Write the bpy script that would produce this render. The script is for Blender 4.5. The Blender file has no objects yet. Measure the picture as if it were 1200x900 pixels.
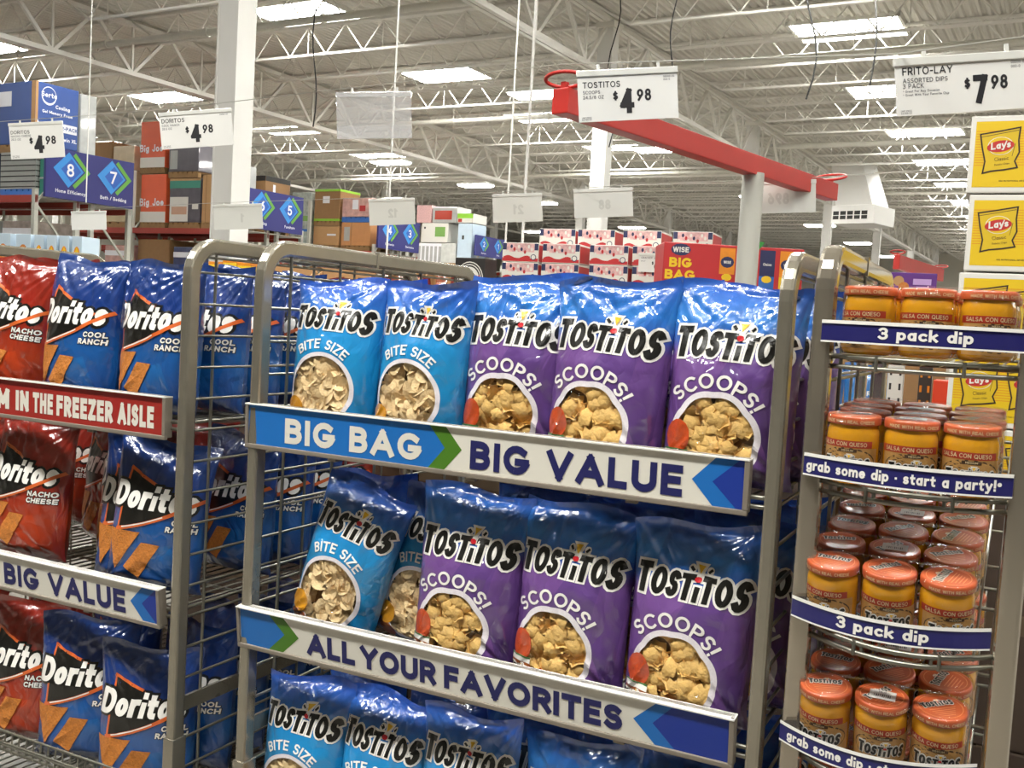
import bpy, bmesh, math, random
from math import sin, cos, pi, radians, sqrt, atan2
from mathutils import Vector, Matrix, noise

random.seed(11)
SC = bpy.context.scene
COL = SC.collection

# ------------------------------------------------------------------ camera, view, world, exposure
# world: X along the front of the carts (right), Y away from the viewer, Z up, floor at 0
cam_d = bpy.data.cameras.new('camera')
cam = bpy.data.objects.new('camera', cam_d)
COL.objects.link(cam)
cam_d.sensor_width = 36.0
cam_d.lens = 36.0 * 1199 / 1200
cam_d.clip_start = 0.05
cam_d.clip_end = 300
RC = ((0.89171739, 0.07988302, -0.44548715),
      (0.4489809, -0.03203093, 0.89296706),
      (0.05706353, -0.99628948, -0.06442849))
cam.matrix_world = Matrix([[r[0], -r[1], -r[2], t] for r, t in zip(RC, (0, 0, 1.6))] + [[0, 0, 0, 1]])
SC.camera = cam
SC.view_settings.view_transform = 'Standard'
SC.view_settings.look = 'None'
SC.view_settings.gamma = 1
SC.view_settings.use_curve_mapping = False
SC.view_settings.exposure = 0.12
SKY_L = 42.0        # skylight panels
LAMP_L = 105.0       # hanging fixtures
SC.cycles.transparent_max_bounces = 32
wd = bpy.data.worlds.new('store_air')
SC.world = wd
wd.use_nodes = True
wd.node_tree.nodes['Background'].inputs[0].default_value = (0.95, 0.97, 1.0, 1)
wd.node_tree.nodes['Background'].inputs[1].default_value = 0.25

# ------------------------------------------------------------------ materials
MATS = {}


def rgb(h):
    h = h.lstrip('#')
    v = [int(h[i:i + 2], 16) / 255 for i in (0, 2, 4)]
    return tuple((c / 12.92 if c <= .04045 else ((c + .055) / 1.055) ** 2.4) for c in v) + (1,)


def nmat(name, col, rough=.5, metal=0, var=.08, scale=6, bump=0, bscale=60, coat=0, coat_r=.05, spec=.5, emis=0, ecol=None, alpha=1):
    """plain procedural material: a colour with a slight noise variation, optional bump"""
    if name in MATS:
        return MATS[name]
    m = bpy.data.materials.new(name)
    m.use_nodes = True
    nt = m.node_tree
    p = nt.nodes['Principled BSDF']
    c = rgb(col) if isinstance(col, str) else tuple(col) + (1,)
    tc = nt.nodes.new('ShaderNodeTexCoord')
    nz = nt.nodes.new('ShaderNodeTexNoise')
    nz.inputs['Scale'].default_value = scale
    nt.links.new(tc.outputs['Object'], nz.inputs['Vector'])
    mx = nt.nodes.new('ShaderNodeMix')
    mx.data_type = 'RGBA'
    mx.inputs[6].default_value = tuple(min(1, k * (1 - var)) for k in c[:3]) + (1,)
    mx.inputs[7].default_value = tuple(min(1, k * (1 + var)) for k in c[:3]) + (1,)
    nt.links.new(nz.outputs[0], mx.inputs[0])
    nt.links.new(mx.outputs[2], p.inputs['Base Color'])
    p.inputs['Roughness'].default_value = rough
    p.inputs['Metallic'].default_value = metal
    p.inputs['Specular IOR Level'].default_value = spec
    p.inputs['Coat Weight'].default_value = coat
    p.inputs['Coat Roughness'].default_value = coat_r
    if emis:
        p.inputs['Emission Color'].default_value = ecol or c
        p.inputs['Emission Strength'].default_value = emis
    if alpha < 1:
        p.inputs['Alpha'].default_value = alpha
    if bump:
        n2 = nt.nodes.new('ShaderNodeTexNoise')
        n2.inputs['Scale'].default_value = bscale
        nt.links.new(tc.outputs['Object'], n2.inputs['Vector'])
        b = nt.nodes.new('ShaderNodeBump')
        b.inputs['Strength'].default_value = bump
        b.inputs['Distance'].default_value = .004
        nt.links.new(n2.outputs[0], b.inputs['Height'])
        nt.links.new(b.outputs[0], p.inputs['Normal'])
    MATS[name] = m
    return m


def crinkle(nt, tc, strength=.6, scale=13, soft=False):
    """bump of thin plastic film: sharp creases between soft facets"""
    oi = nt.nodes.new('ShaderNodeObjectInfo')
    ml = nt.nodes.new('ShaderNodeMath')
    ml.operation = 'MULTIPLY'
    ml.inputs[1].default_value = 31.7
    nt.links.new(oi.outputs['Random'], ml.inputs[0])
    ad = nt.nodes.new('ShaderNodeVectorMath')
    ad.operation = 'ADD'
    nt.links.new(tc.outputs['Object'], ad.inputs[0])
    nt.links.new(ml.outputs[0], ad.inputs[1])
    nz = nt.nodes.new('ShaderNodeTexNoise')
    nz.inputs['Scale'].default_value = 9
    nt.links.new(ad.outputs[0], nz.inputs['Vector'])
    mxv = nt.nodes.new('ShaderNodeMix')
    mxv.data_type = 'VECTOR'
    mxv.inputs[0].default_value = .12
    nt.links.new(ad.outputs[0], mxv.inputs[4])
    nt.links.new(nz.outputs[1], mxv.inputs[5])
    mp = nt.nodes.new('ShaderNodeMapping')
    mp.inputs['Rotation'].default_value = (.3, .55, .2)
    mp.inputs['Scale'].default_value = (1.0, 1.0, .42)
    nt.links.new(mxv.outputs[1], mp.inputs[0])
    vo = nt.nodes.new('ShaderNodeTexVoronoi')
    vo.feature = 'DISTANCE_TO_EDGE'
    vo.inputs['Scale'].default_value = scale
    nt.links.new(mp.outputs[0], vo.inputs['Vector'])
    n2 = nt.nodes.new('ShaderNodeTexNoise')
    n2.inputs['Scale'].default_value = scale * 2.2
    n2.inputs['Detail'].default_value = 3
    nt.links.new(mp.outputs[0], n2.inputs['Vector'])
    ab = nt.nodes.new('ShaderNodeMath')
    ab.operation = 'SUBTRACT'
    ab.inputs[1].default_value = .5
    nt.links.new(n2.outputs[0], ab.inputs[0])
    aa = nt.nodes.new('ShaderNodeMath')
    aa.operation = 'ABSOLUTE'
    nt.links.new(ab.outputs[0], aa.inputs[0])
    a2 = nt.nodes.new('ShaderNodeMath')
    a2.operation = 'MULTIPLY_ADD'
    a2.inputs[1].default_value = .55
    nt.links.new(aa.outputs[0], a2.inputs[0])
    nt.links.new(vo.outputs['Distance'], a2.inputs[2])
    b = nt.nodes.new('ShaderNodeBump')
    b.inputs['Strength'].default_value = strength
    b.inputs['Distance'].default_value = .034
    nt.links.new(a2.outputs[0], b.inputs['Height'])
    return b


def film(name, stops, facet=None, rough=.3, strength=.85, metal=.0, scale=8.5):
    """printed glossy bag film; stops = [(v, colour)] up the bag's height; facet = second colour list mixed in voronoi cells"""
    if name in MATS:
        return MATS[name]
    m = bpy.data.materials.new(name)
    m.use_nodes = True
    nt = m.node_tree
    p = nt.nodes['Principled BSDF']
    tc = nt.nodes.new('ShaderNodeTexCoord')
    if len(stops) > 1:
        sp = nt.nodes.new('ShaderNodeSeparateXYZ')
        nt.links.new(tc.outputs['UV'], sp.inputs[0])

        def ramp(st):
            r = nt.nodes.new('ShaderNodeValToRGB')
            e = r.color_ramp.elements
            while len(e) < len(st):
                e.new(.5)
            for k, (pos, c) in enumerate(st):
                e[k].position = pos
                e[k].color = rgb(c)
            nt.links.new(sp.outputs['Y'], r.inputs[0])
            return r
        r1 = ramp(stops)
        out = r1.outputs[0]
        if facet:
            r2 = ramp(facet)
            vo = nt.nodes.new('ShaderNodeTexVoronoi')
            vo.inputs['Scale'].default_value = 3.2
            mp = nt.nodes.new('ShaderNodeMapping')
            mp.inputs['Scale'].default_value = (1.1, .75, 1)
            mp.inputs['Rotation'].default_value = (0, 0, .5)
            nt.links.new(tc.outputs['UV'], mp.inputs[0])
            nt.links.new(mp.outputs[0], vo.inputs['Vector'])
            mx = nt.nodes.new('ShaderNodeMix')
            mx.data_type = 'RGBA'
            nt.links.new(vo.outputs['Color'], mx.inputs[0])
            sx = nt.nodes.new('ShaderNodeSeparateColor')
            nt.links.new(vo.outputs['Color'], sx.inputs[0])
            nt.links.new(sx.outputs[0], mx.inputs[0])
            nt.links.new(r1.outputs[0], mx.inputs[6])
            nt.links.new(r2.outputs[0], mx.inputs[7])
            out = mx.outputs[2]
        nt.links.new(out, p.inputs['Base Color'])
    else:
        p.inputs['Base Color'].default_value = rgb(stops[0][1])
    p.inputs['Roughness'].default_value = rough
    p.inputs['Metallic'].default_value = metal
    p.inputs['Coat Weight'].default_value = 1.0
    p.inputs['Coat IOR'].default_value = 1.75
    p.inputs['Coat Roughness'].default_value = .03
    b = crinkle(nt, tc, strength, scale)
    nt.links.new(b.outputs[0], p.inputs['Coat Normal'])
    b2 = nt.nodes.new('ShaderNodeBump')
    b2.inputs['Strength'].default_value = strength * .4
    b2.inputs['Distance'].default_value = .034
    nt.links.new(b.inputs['Height'].links[0].from_socket, b2.inputs['Height'])
    nt.links.new(b2.outputs[0], p.inputs['Normal'])
    MATS[name] = m
    return m


def clear(name, tint=(1, 1, 1), gloss=.10, strength=.5, rough=.05, scale=13, haze=0, edge=.7):
    """clear plastic film: see-through with crinkled glossy highlights"""
    if name in MATS:
        return MATS[name]
    m = bpy.data.materials.new(name)
    m.use_nodes = True
    nt = m.node_tree
    nt.nodes.remove(nt.nodes['Principled BSDF'])
    out = nt.nodes['Material Output']
    tc = nt.nodes.new('ShaderNodeTexCoord')
    tr = nt.nodes.new('ShaderNodeBsdfTransparent')
    tr.inputs[0].default_value = tuple(tint) + (1,)
    gl = nt.nodes.new('ShaderNodeBsdfGlossy')
    gl.inputs['Roughness'].default_value = rough
    lw = nt.nodes.new('ShaderNodeLayerWeight')
    lw.inputs[0].default_value = .25
    mr = nt.nodes.new('ShaderNodeMapRange')
    mr.inputs['To Min'].default_value = gloss
    mr.inputs['To Max'].default_value = edge
    nt.links.new(lw.outputs['Fresnel'], mr.inputs[0])
    mx = nt.nodes.new('ShaderNodeMixShader')
    nt.links.new(mr.outputs[0], mx.inputs[0])
    nt.links.new(tr.outputs[0], mx.inputs[1])
    nt.links.new(gl.outputs[0], mx.inputs[2])
    if strength:
        b = crinkle(nt, tc, strength, scale)
        nt.links.new(b.outputs[0], gl.inputs['Normal'])
    last = mx
    if haze:
        df = nt.nodes.new('ShaderNodeBsdfDiffuse')
        df.inputs[0].default_value = (.9, .9, .9, 1)
        m2 = nt.nodes.new('ShaderNodeMixShader')
        m2.inputs[0].default_value = haze
        nt.links.new(mx.outputs[0], m2.inputs[1])
        nt.links.new(df.outputs[0], m2.inputs[2])
        last = m2
    nt.links.new(last.outputs[0], out.inputs[0])
    MATS[name] = m
    return m


# ------------------------------------------------------------------ mesh builder
class MB:
    sub = None

    def __init__(s, M=None):
        s.v, s.f, s.m, s.sm, s.uv = [], [], [], [], {}
        s.slots = []
        s.M = M

    def slot(s, mat):
        if mat not in s.slots:
            s.slots.append(mat)
        return s.slots.index(mat)

    def add(s, vs, fs, mat, smooth=False, uvs=None):
        o = len(s.v)
        if s.M is not None:
            vs = [tuple(s.M @ Vector(p)) for p in vs]
        s.v.extend([tuple(p) for p in vs])
        k = s.slot(mat)
        for f in fs:
            s.f.append([i + o for i in f])
            s.m.append(k)
            s.sm.append(smooth)
        if uvs:
            for i, u in enumerate(uvs):
                s.uv[i + o] = u

    def box(s, x0, x1, y0, y1, z0, z1, mat, ch=0):
        """box with optional chamfer on all edges"""
        if x0 > x1: x0, x1 = x1, x0
        if y0 > y1: y0, y1 = y1, y0
        if z0 > z1: z0, z1 = z1, z0
        if ch <= 0:
            v = [(x, y, z) for z in (z0, z1) for y in (y0, y1) for x in (x0, x1)]
            f = [(0, 2, 3, 1), (4, 5, 7, 6), (0, 1, 5, 4), (1, 3, 7, 5), (3, 2, 6, 7), (2, 0, 4, 6)]
            s.add(v, f, mat)
            return
        ch = min(ch, .45 * min(x1 - x0, y1 - y0, z1 - z0))
        bm = bmesh.new()
        bmesh.ops.create_cube(bm, size=1)
        for q in bm.verts:
            q.co = Vector(((x0 + x1) / 2 + q.co.x * (x1 - x0), (y0 + y1) / 2 + q.co.y * (y1 - y0), (z0 + z1) / 2 + q.co.z * (z1 - z0)))
        bmesh.ops.bevel(bm, geom=bm.edges[:], offset=ch, segments=2, affect='EDGES', profile=.6)
        s.frombm(bm, mat)

    def frombm(s, bm, mat, smooth=False):
        bm.verts.index_update()
        s.add([q.co[:] for q in bm.verts], [[q.index for q in f.verts] for f in bm.faces], mat, smooth)
        bm.free()

    def tube(s, pts, r, mat, n=8, closed=False, cap=True):
        P = [Vector(p) for p in pts]
        N = len(P)
        rings = []
        up = None
        for i in range(N):
            if closed:
                t = (P[(i + 1) % N] - P[i - 1]).normalized()
            else:
                t = (P[min(i + 1, N - 1)] - P[max(i - 1, 0)]).normalized()
            if up is None:
                up = Vector((0, 0, 1)) if abs(t.z) < .9 else Vector((1, 0, 0))
            a = t.cross(up)
            if a.length < 1e-6:
                a = t.cross(Vector((0, 1, 0)))
            a.normalize()
            b = a.cross(t).normalized()
            up = b
            rr = r[i] if isinstance(r, (list, tuple)) else r
            rings.append([P[i] + (a * cos(2 * pi * k / n) + b * sin(2 * pi * k / n)) * rr for k in range(n)])
        v = [q for ring in rings for q in ring]
        f = []
        L = N if closed else N - 1
        for i in range(L):
            j = (i + 1) % N
            for k in range(n):
                f.append((i * n + k, i * n + (k + 1) % n, j * n + (k + 1) % n, j * n + k))
        s.add(v, f, mat, n > 5)
        if cap and not closed:
            s.add(rings[0], [list(range(n))[::-1]], mat)
            s.add(rings[-1], [list(range(n))], mat)

    def bar(s, p, q, w, h, mat, up=(0, 0, 1)):
        p, q = Vector(p), Vector(q)
        t = (q - p).normalized()
        u = Vector(up)
        if abs(t.dot(u)) > .98:
            u = Vector((1, 0, 0)) if abs(t.x) < .9 else Vector((0, 1, 0))
        a = t.cross(u).normalized()
        b = a.cross(t).normalized()
        v = [e + a * (i * w / 2) + b * (j * h / 2) for e in (p, q) for i, j in ((-1, -1), (1, -1), (1, 1), (-1, 1))]
        s.add(v, [(3, 2, 1, 0), (4, 5, 6, 7), (0, 1, 5, 4), (1, 2, 6, 5), (2, 3, 7, 6), (3, 0, 4, 7)], mat)

    def sweep(s, pts, normals, side, w, h, mat, ch=.25):
        """rectangular section with rounded corners along pts; side = constant width axis"""
        side = Vector(side)
        sec = []
        c = ch * min(w, h)
        for (a, b) in ((-1, -1), (1, -1), (1, 1), (-1, 1)):
            for k in range(3):
                an = {(-1, -1): pi, (1, -1): 1.5 * pi, (1, 1): 0, (-1, 1): .5 * pi}[(a, b)] + k * pi / 4
                sec.append((a * (w / 2 - c) + c * cos(an), b * (h / 2 - c) + c * sin(an)))
        n = len(sec)
        v = []
        for p, nn in zip(pts, normals):
            p, nn = Vector(p), Vector(nn)
            v += [p + side * q[0] + nn * q[1] for q in sec]
        f = []
        for i in range(len(pts) - 1):
            for k in range(n):
                f.append((i * n + k, i * n + (k + 1) % n, (i + 1) * n + (k + 1) % n, (i + 1) * n + k))
        f.append(list(range(n))[::-1])
        f.append([(len(pts) - 1) * n + k for k in range(n)])
        s.add(v, f, mat, False)

    def lathe(s, prof, mat, n=24, c=(0, 0, 0), smooth=True, cap=True):
        v = []
        for r, z in prof:
            v += [(c[0] + r * cos(2 * pi * k / n), c[1] + r * sin(2 * pi * k / n), c[2] + z) for k in range(n)]
        f = []
        for i in range(len(prof) - 1):
            for k in range(n):
                f.append((i * n + k, i * n + (k + 1) % n, (i + 1) * n + (k + 1) % n, (i + 1) * n + k))
        s.add(v, f, mat, smooth)
        if cap:
            m = len(prof) - 1
            s.add(v[m * n:], [list(range(n))], mat)
            s.add(v[:n], [list(range(n))[::-1]], mat)

    def poly(s, pts, mat):
        s.add(pts, [list(range(len(pts)))], mat)

    def decal(s, polys, fn, mat, off=.0006, smooth=False, sub=None):
        sub = sub or s.sub
        """flat 2D polygons laid on a surface; fn(x, y, off) gives the 3D point"""
        for k, pl in enumerate(polys):
            o = off + (k % 32) * 5e-6       # overlapping strokes never share one plane
            if sub and len(pl) in (3, 4):
                q = [Vector(p) for p in (pl if len(pl) == 4 else list(pl) + [pl[2]])]
                nu = max(1, math.ceil(max((q[1] - q[0]).length, (q[2] - q[3]).length) / sub))
                nv = max(1, math.ceil(max((q[3] - q[0]).length, (q[2] - q[1]).length) / sub))
                vs = []
                for j in range(nv + 1):
                    a, b = q[0].lerp(q[3], j / nv), q[1].lerp(q[2], j / nv)
                    for i in range(nu + 1):
                        p = a.lerp(b, i / nu)
                        vs.append(fn(p.x, p.y, o))
                s.add(vs, [(j * (nu + 1) + i, j * (nu + 1) + i + 1, (j + 1) * (nu + 1) + i + 1, (j + 1) * (nu + 1) + i) for j in range(nv) for i in range(nu)], mat, smooth)
                continue
            s.add([fn(x, y, o) for x, y in pl], [list(range(len(pl)))], mat, smooth)

    def build(s, name, parent=None, loc=None, rz=None, rot=None):
        me = bpy.data.meshes.new(name)
        me.from_pydata(s.v, [], s.f)
        for m in s.slots:
            me.materials.append(m)
        me.polygons.foreach_set('material_index', s.m)
        me.polygons.foreach_set('use_smooth', s.sm)
        if s.uv:
            ul = me.uv_layers.new(name='print')
            for l in me.loops:
                ul.data[l.index].uv = s.uv.get(l.vertex_index, (0, 0))
        me.update()
        o = bpy.data.objects.new(name, me)
        COL.objects.link(o)
        if parent: o.parent = parent
        if loc: o.location = loc
        if rz is not None: o.rotation_euler = (0, 0, rz)
        if rot is not None: o.rotation_euler = rot
        return o


def tag(o, label, cat, group=None, kind=None):
    if label: o['label'] = label
    if cat: o['category'] = cat
    if group: o['group'] = group
    if kind: o['kind'] = kind
    return o


def empty(name, loc=(0, 0, 0), rz=0, rot=None):
    o = bpy.data.objects.new(name, None)
    o.empty_display_size = .05
    COL.objects.link(o)
    o.location = loc
    o.rotation_euler = rot or (0, 0, rz)
    return o


def kids(o):
    return [c for c in bpy.data.objects if c.parent == o]


KIDS = {}


def copy_tree(o, parent=None, loc=None, rot=None):
    c = o.copy()
    COL.objects.link(c)
    if parent is not None: c.parent = parent
    if loc is not None: c.location = loc
    if rot is not None: c.rotation_euler = rot
    ch = KIDS.get(o.name)
    if ch is None:
        ch = KIDS[o.name] = [k for k in bpy.data.objects if k.parent == o and k != c]
    for k in ch:
        copy_tree(k, c)
    return c


BR = radians(-2.692)    # the building's own axes against the carts'
AX, BX = Vector((cos(BR), sin(BR), 0)), Vector((-sin(BR), cos(BR), 0))


def bw(a, b, z=0):
    p = AX * a + BX * b
    return (p.x, p.y, z)


def structure(o):
    o['kind'] = 'structure'
    return o

# ------------------------------------------------------------------ lettering: glyphs as centre-line strokes, given real width
def arc(cx, cy, rx, ry, a0, a1, n=8):
    return [(cx + rx * cos(radians(a0 + (a1 - a0) * i / n)), cy + ry * sin(radians(a0 + (a1 - a0) * i / n))) for i in range(n + 1)]


def _o(w):
    return arc(w / 2, .5, w / 2, .5, 90, 450, 20)


G = {
    'A': (.78, [[(0, 0), (.39, 1)], [(.78, 0), (.39, 1)], [(.15, .3), (.63, .3)]]),
    'B': (.58, [[(0, 0), (0, 1)], [(0, 1), (.3, 1)] + arc(.3, .765, .24, .235, 90, -90) + [(0, .53)], [(0, .53), (.32, .53)] + arc(.32, .265, .26, .265, 90, -90) + [(0, 0)]]),
    'C': (.68, [arc(.4, .5, .4, .5, 48, 312, 14)]),
    'D': (.66, [[(0, 0), (0, 1)], [(0, 1), (.24, 1)] + arc(.24, .5, .42, .5, 90, -90, 12) + [(0, 0)]]),
    'E': (.5, [[(0, 0), (0, 1)], [(0, 1), (.5, 1)], [(0, .52), (.44, .52)], [(0, 0), (.5, 0)]]),
    'F': (.48, [[(0, 0), (0, 1)], [(0, 1), (.48, 1)], [(0, .5), (.42, .5)]]),
    'G': (.72, [arc(.4, .5, .4, .5, 48, 340, 14), [(.78, .42), (.45, .42)]]),
    'H': (.64, [[(0, 0), (0, 1)], [(.64, 0), (.64, 1)], [(0, .52), (.64, .52)]]),
    'I': (.0, [[(0, 0), (0, 1)]]),
    'J': (.4, [[(.4, 1), (.4, .25)] + arc(.2, .22, .2, .22, 0, -170)]),
    'K': (.6, [[(0, 0), (0, 1)], [(.58, 1), (.05, .45)], [(.2, .58), (.6, 0)]]),
    'L': (.46, [[(0, 1), (0, 0)], [(0, 0), (.46, 0)]]),
    'M': (.82, [[(0, 0), (0, 1)], [(.82, 0), (.82, 1)], [(0, 1), (.41, .3)], [(.82, 1), (.41, .3)]]),
    'N': (.66, [[(0, 0), (0, 1)], [(.66, 0), (.66, 1)], [(0, 1), (.66, 0)]]),
    'O': (.8, [_o(.8)]),
    'P': (.56, [[(0, 0), (0, 1)], [(0, 1), (.28, 1)] + arc(.28, .72, .28, .28, 90, -90) + [(0, .44)]]),
    'Q': (.8, [_o(.8), [(.5, .25), (.78, -.05)]]),
    'R': (.58, [[(0, 0), (0, 1)], [(0, 1), (.3, 1)] + arc(.3, .73, .27, .27, 90, -90) + [(0, .46)], [(.3, .46), (.58, 0)]]),
    'S': (.54, [arc(.27, .755, .25, .245, 35, 270, 10) + arc(.27, .265, .27, .265, 90, -145, 10)[1:]]),
    'T': (.62, [[(0, 1), (.62, 1)], [(.31, 1), (.31, 0)]]),
    'U': (.64, [[(0, 1), (0, .32)] + arc(.32, .32, .32, .32, 180, 360, 10) + [(.64, 1)]]),
    'V': (.74, [[(0, 1), (.37, 0)], [(.74, 1), (.37, 0)]]),
    'W': (1.0, [[(0, 1), (.25, 0)], [(.5, 1), (.25, 0)], [(.5, 1), (.75, 0)], [(1, 1), (.75, 0)]]),
    'X': (.66, [[(0, 0), (.66, 1)], [(.66, 0), (0, 1)]]),
    'Y': (.7, [[(0, 1), (.35, .46)], [(.7, 1), (.35, .46)], [(.35, .46), (.35, 0)]]),
    'Z': (.58, [[(0, 1), (.58, 1)], [(.58, 1), (0, 0)], [(0, 0), (.58, 0)]]),
    'a': (.44, [arc(.2, .3, .2, .3, 0, 360, 14), [(.42, .62), (.42, 0)]]),
    'b': (.46, [[(0, 0), (0, 1)], arc(.25, .3, .21, .3, 0, 360, 14)]),
    'c': (.4, [arc(.24, .3, .24, .3, 50, 310, 10)]),
    'd': (.46, [[(.46, 0), (.46, 1)], arc(.21, .3, .21, .3, 0, 360, 14)]),
    'e': (.44, [[(.03, .32), (.42, .32)], arc(.22, .3, .22, .3, 5, 318, 12)]),
    'f': (.3, [[(.12, 0), (.12, .8)] + arc(.28, .8, .16, .2, 180, 80, 5), [(0, .58), (.28, .58)]]),
    'g': (.46, [arc(.21, .3, .21, .3, 0, 360, 14), [(.45, .62), (.45, -.1)] + arc(.23, -.1, .22, .2, 0, -150, 8)]),
    'h': (.44, [[(0, 0), (0, 1)], arc(.22, .37, .22, .23, 180, 0, 8) + [(.44, 0)]]),
    'i': (.0, [[(0, 0), (0, .47)], [(0, .9), (0, .93)]]),
    'k': (.42, [[(0, 0), (0, 1)], [(.4, .6), (.03, .25)], [(.14, .35), (.43, 0)]]),
    'l': (.0, [[(0, 0), (0, 1)]]),
    'm': (.76, [[(0, 0), (0, .6)], arc(.19, .38, .19, .22, 180, 0, 8) + [(.38, 0)], arc(.57, .38, .19, .22, 180, 0, 8) + [(.76, 0)]]),
    'n': (.42, [[(0, 0), (0, .6)], arc(.21, .37, .21, .23, 180, 0, 8) + [(.42, 0)]]),
    'o': (.46, [arc(.23, .3, .23, .3, 90, 450, 16)]),
    'p': (.46, [[(0, -.3), (0, .6)], arc(.25, .3, .21, .3, 0, 360, 14)]),
    'q': (.46, [[(.46, -.3), (.46, .6)], arc(.21, .3, .21, .3, 0, 360, 14)]),
    'r': (.26, [[(0, 0), (0, .6)], arc(.24, .3, .24, .3, 160, 80, 5)]),
    's': (.34, [arc(.17, .45, .16, .15, 40, 270, 8) + arc(.17, .155, .17, .155, 90, -150, 8)[1:]]),
    't': (.3, [[(.12, .86), (.12, .15)] + arc(.26, .15, .14, .15, 180, 280, 5), [(0, .6), (.3, .6)]]),
    'u': (.42, [[(0, .6), (0, .22)] + arc(.21, .22, .21, .22, 180, 360, 8) + [(.42, .6)], [(.42, .6), (.42, 0)]]),
    'v': (.46, [[(0, .6), (.23, 0)], [(.46, .6), (.23, 0)]]),
    'w': (.7, [[(0, .6), (.18, 0)], [(.35, .6), (.18, 0)], [(.35, .6), (.52, 0)], [(.7, .6), (.52, 0)]]),
    'y': (.46, [[(0, .6), (.23, .02)], [(.46, .6), (.14, -.28), (.02, -.28)]]),
    '0': (.52, [arc(.26, .5, .26, .5, 90, 450, 18)]),
    '1': (.22, [[(0, .8), (.22, 1)], [(.22, 1), (.22, 0)]]),
    '2': (.52, [arc(.26, .73, .26, .27, 160, -40, 10) + [(0, 0)], [(0, 0), (.52, 0)]]),
    '3': (.5, [arc(.24, .75, .24, .25, 150, -90, 9), arc(.24, .26, .27, .27, 90, -150, 9)]),
    '4': (.6, [[(.44, 0), (.44, 1)], [(.44, 1), (0, .3)], [(0, .28), (.62, .28)]]),
    '5': (.5, [[(.46, 1), (.08, 1)], [(.08, 1), (.04, .55)], arc(.23, .31, .26, .31, 130, -150, 12)]),
    '6': (.52, [arc(.26, .31, .26, .31, 0, 360, 14), [(.44, 1), (.06, .48)]]),
    '7': (.52, [[(0, 1), (.52, 1)], [(.52, 1), (.16, 0)]]),
    '8': (.5, [arc(.25, .76, .22, .24, 0, 360, 12), arc(.25, .26, .26, .27, 0, 360, 12)]),
    '9': (.52, [arc(.26, .69, .26, .31, 0, 360, 14), [(.08, 0), (.47, .55)]]),
    '$': (.5, [arc(.25, .68, .24, .2, 35, 270, 8) + arc(.25, .28, .25, .2, 90, -145, 8)[1:], [(.25, -.06), (.25, 1.04)]]),
    '!': (.0, [[(0, .34), (0, 1)], [(0, 0), (0, .02)]]),
    '-': (.3, [[(0, .42), (.3, .42)]]),
    '/': (.4, [[(0, 0), (.4, 1)]]),
    '.': (.0, [[(0, 0), (0, .02)]]),
    '\u2022': (.0, [[(0, .38), (.01, .38)]]),
    '*': (.2, [arc(.1, .62, .1, .1, 0, 360, 8)]),
    ' ': (.2, []),
}


def strokes_to_polys(strokes, w, ext=0, maxlen=None):
    """thick strokes -> convex 2D polygons (square caps, mitred shallow joints, round sharp ones)"""
    out = []
    h = w / 2
    for st in strokes:
        P = [Vector(p) for p in st]
        Q = [P[0]]
        for p in P[1:]:
            if (p - Q[-1]).length > 1e-5:
                Q.append(p)
        P = Q
        if len(P) < 2:
            continue
        closed = (P[0] - P[-1]).length < 1e-4 and len(P) > 3
        if maxlen:
            Q = [P[0]]
            for p in P[1:]:
                d = (p - Q[-1]).length
                k = max(1, int(d / maxlen + .5))
                a = Q[-1].copy()
                for i in range(1, k + 1):
                    Q.append(a + (p - a) * (i / k))
            P = Q
        if not closed:
            cap = h * .98 + (0 if ext == 0 else 0)
            d0 = (P[1] - P[0]).normalized()
            d1 = (P[-1] - P[-2]).normalized()
            P = [P[0] - d0 * cap] + P[1:-1] + [P[-1] + d1 * cap] if len(P) > 2 else [P[0] - d0 * cap, P[-1] + d1 * cap]
        N = len(P)
        L, R = [], []
        for i in range(N):
            if closed:
                a = (P[i] - P[i - 1 if i else N - 2]).normalized()
                b = (P[(i + 1) if i < N - 1 else 1] - P[i]).normalized()
            else:
                a = (P[i] - P[i - 1]).normalized() if i else None
                b = (P[i + 1] - P[i]).normalized() if i < N - 1 else None
                a = a or b
                b = b or a
            t = a + b
            if t.length < .3:
                t = a
            t.normalize()
            n = Vector((-t.y, t.x))
            c = max(.5, n.dot(Vector((-a.y, a.x))))
            L.append(P[i] + n * (h / c))
            R.append(P[i] - n * (h / c))
        for i in range(N - 1):
            out.append([R[i][:], R[i + 1][:], L[i + 1][:], L[i][:]])
    return out


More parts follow.
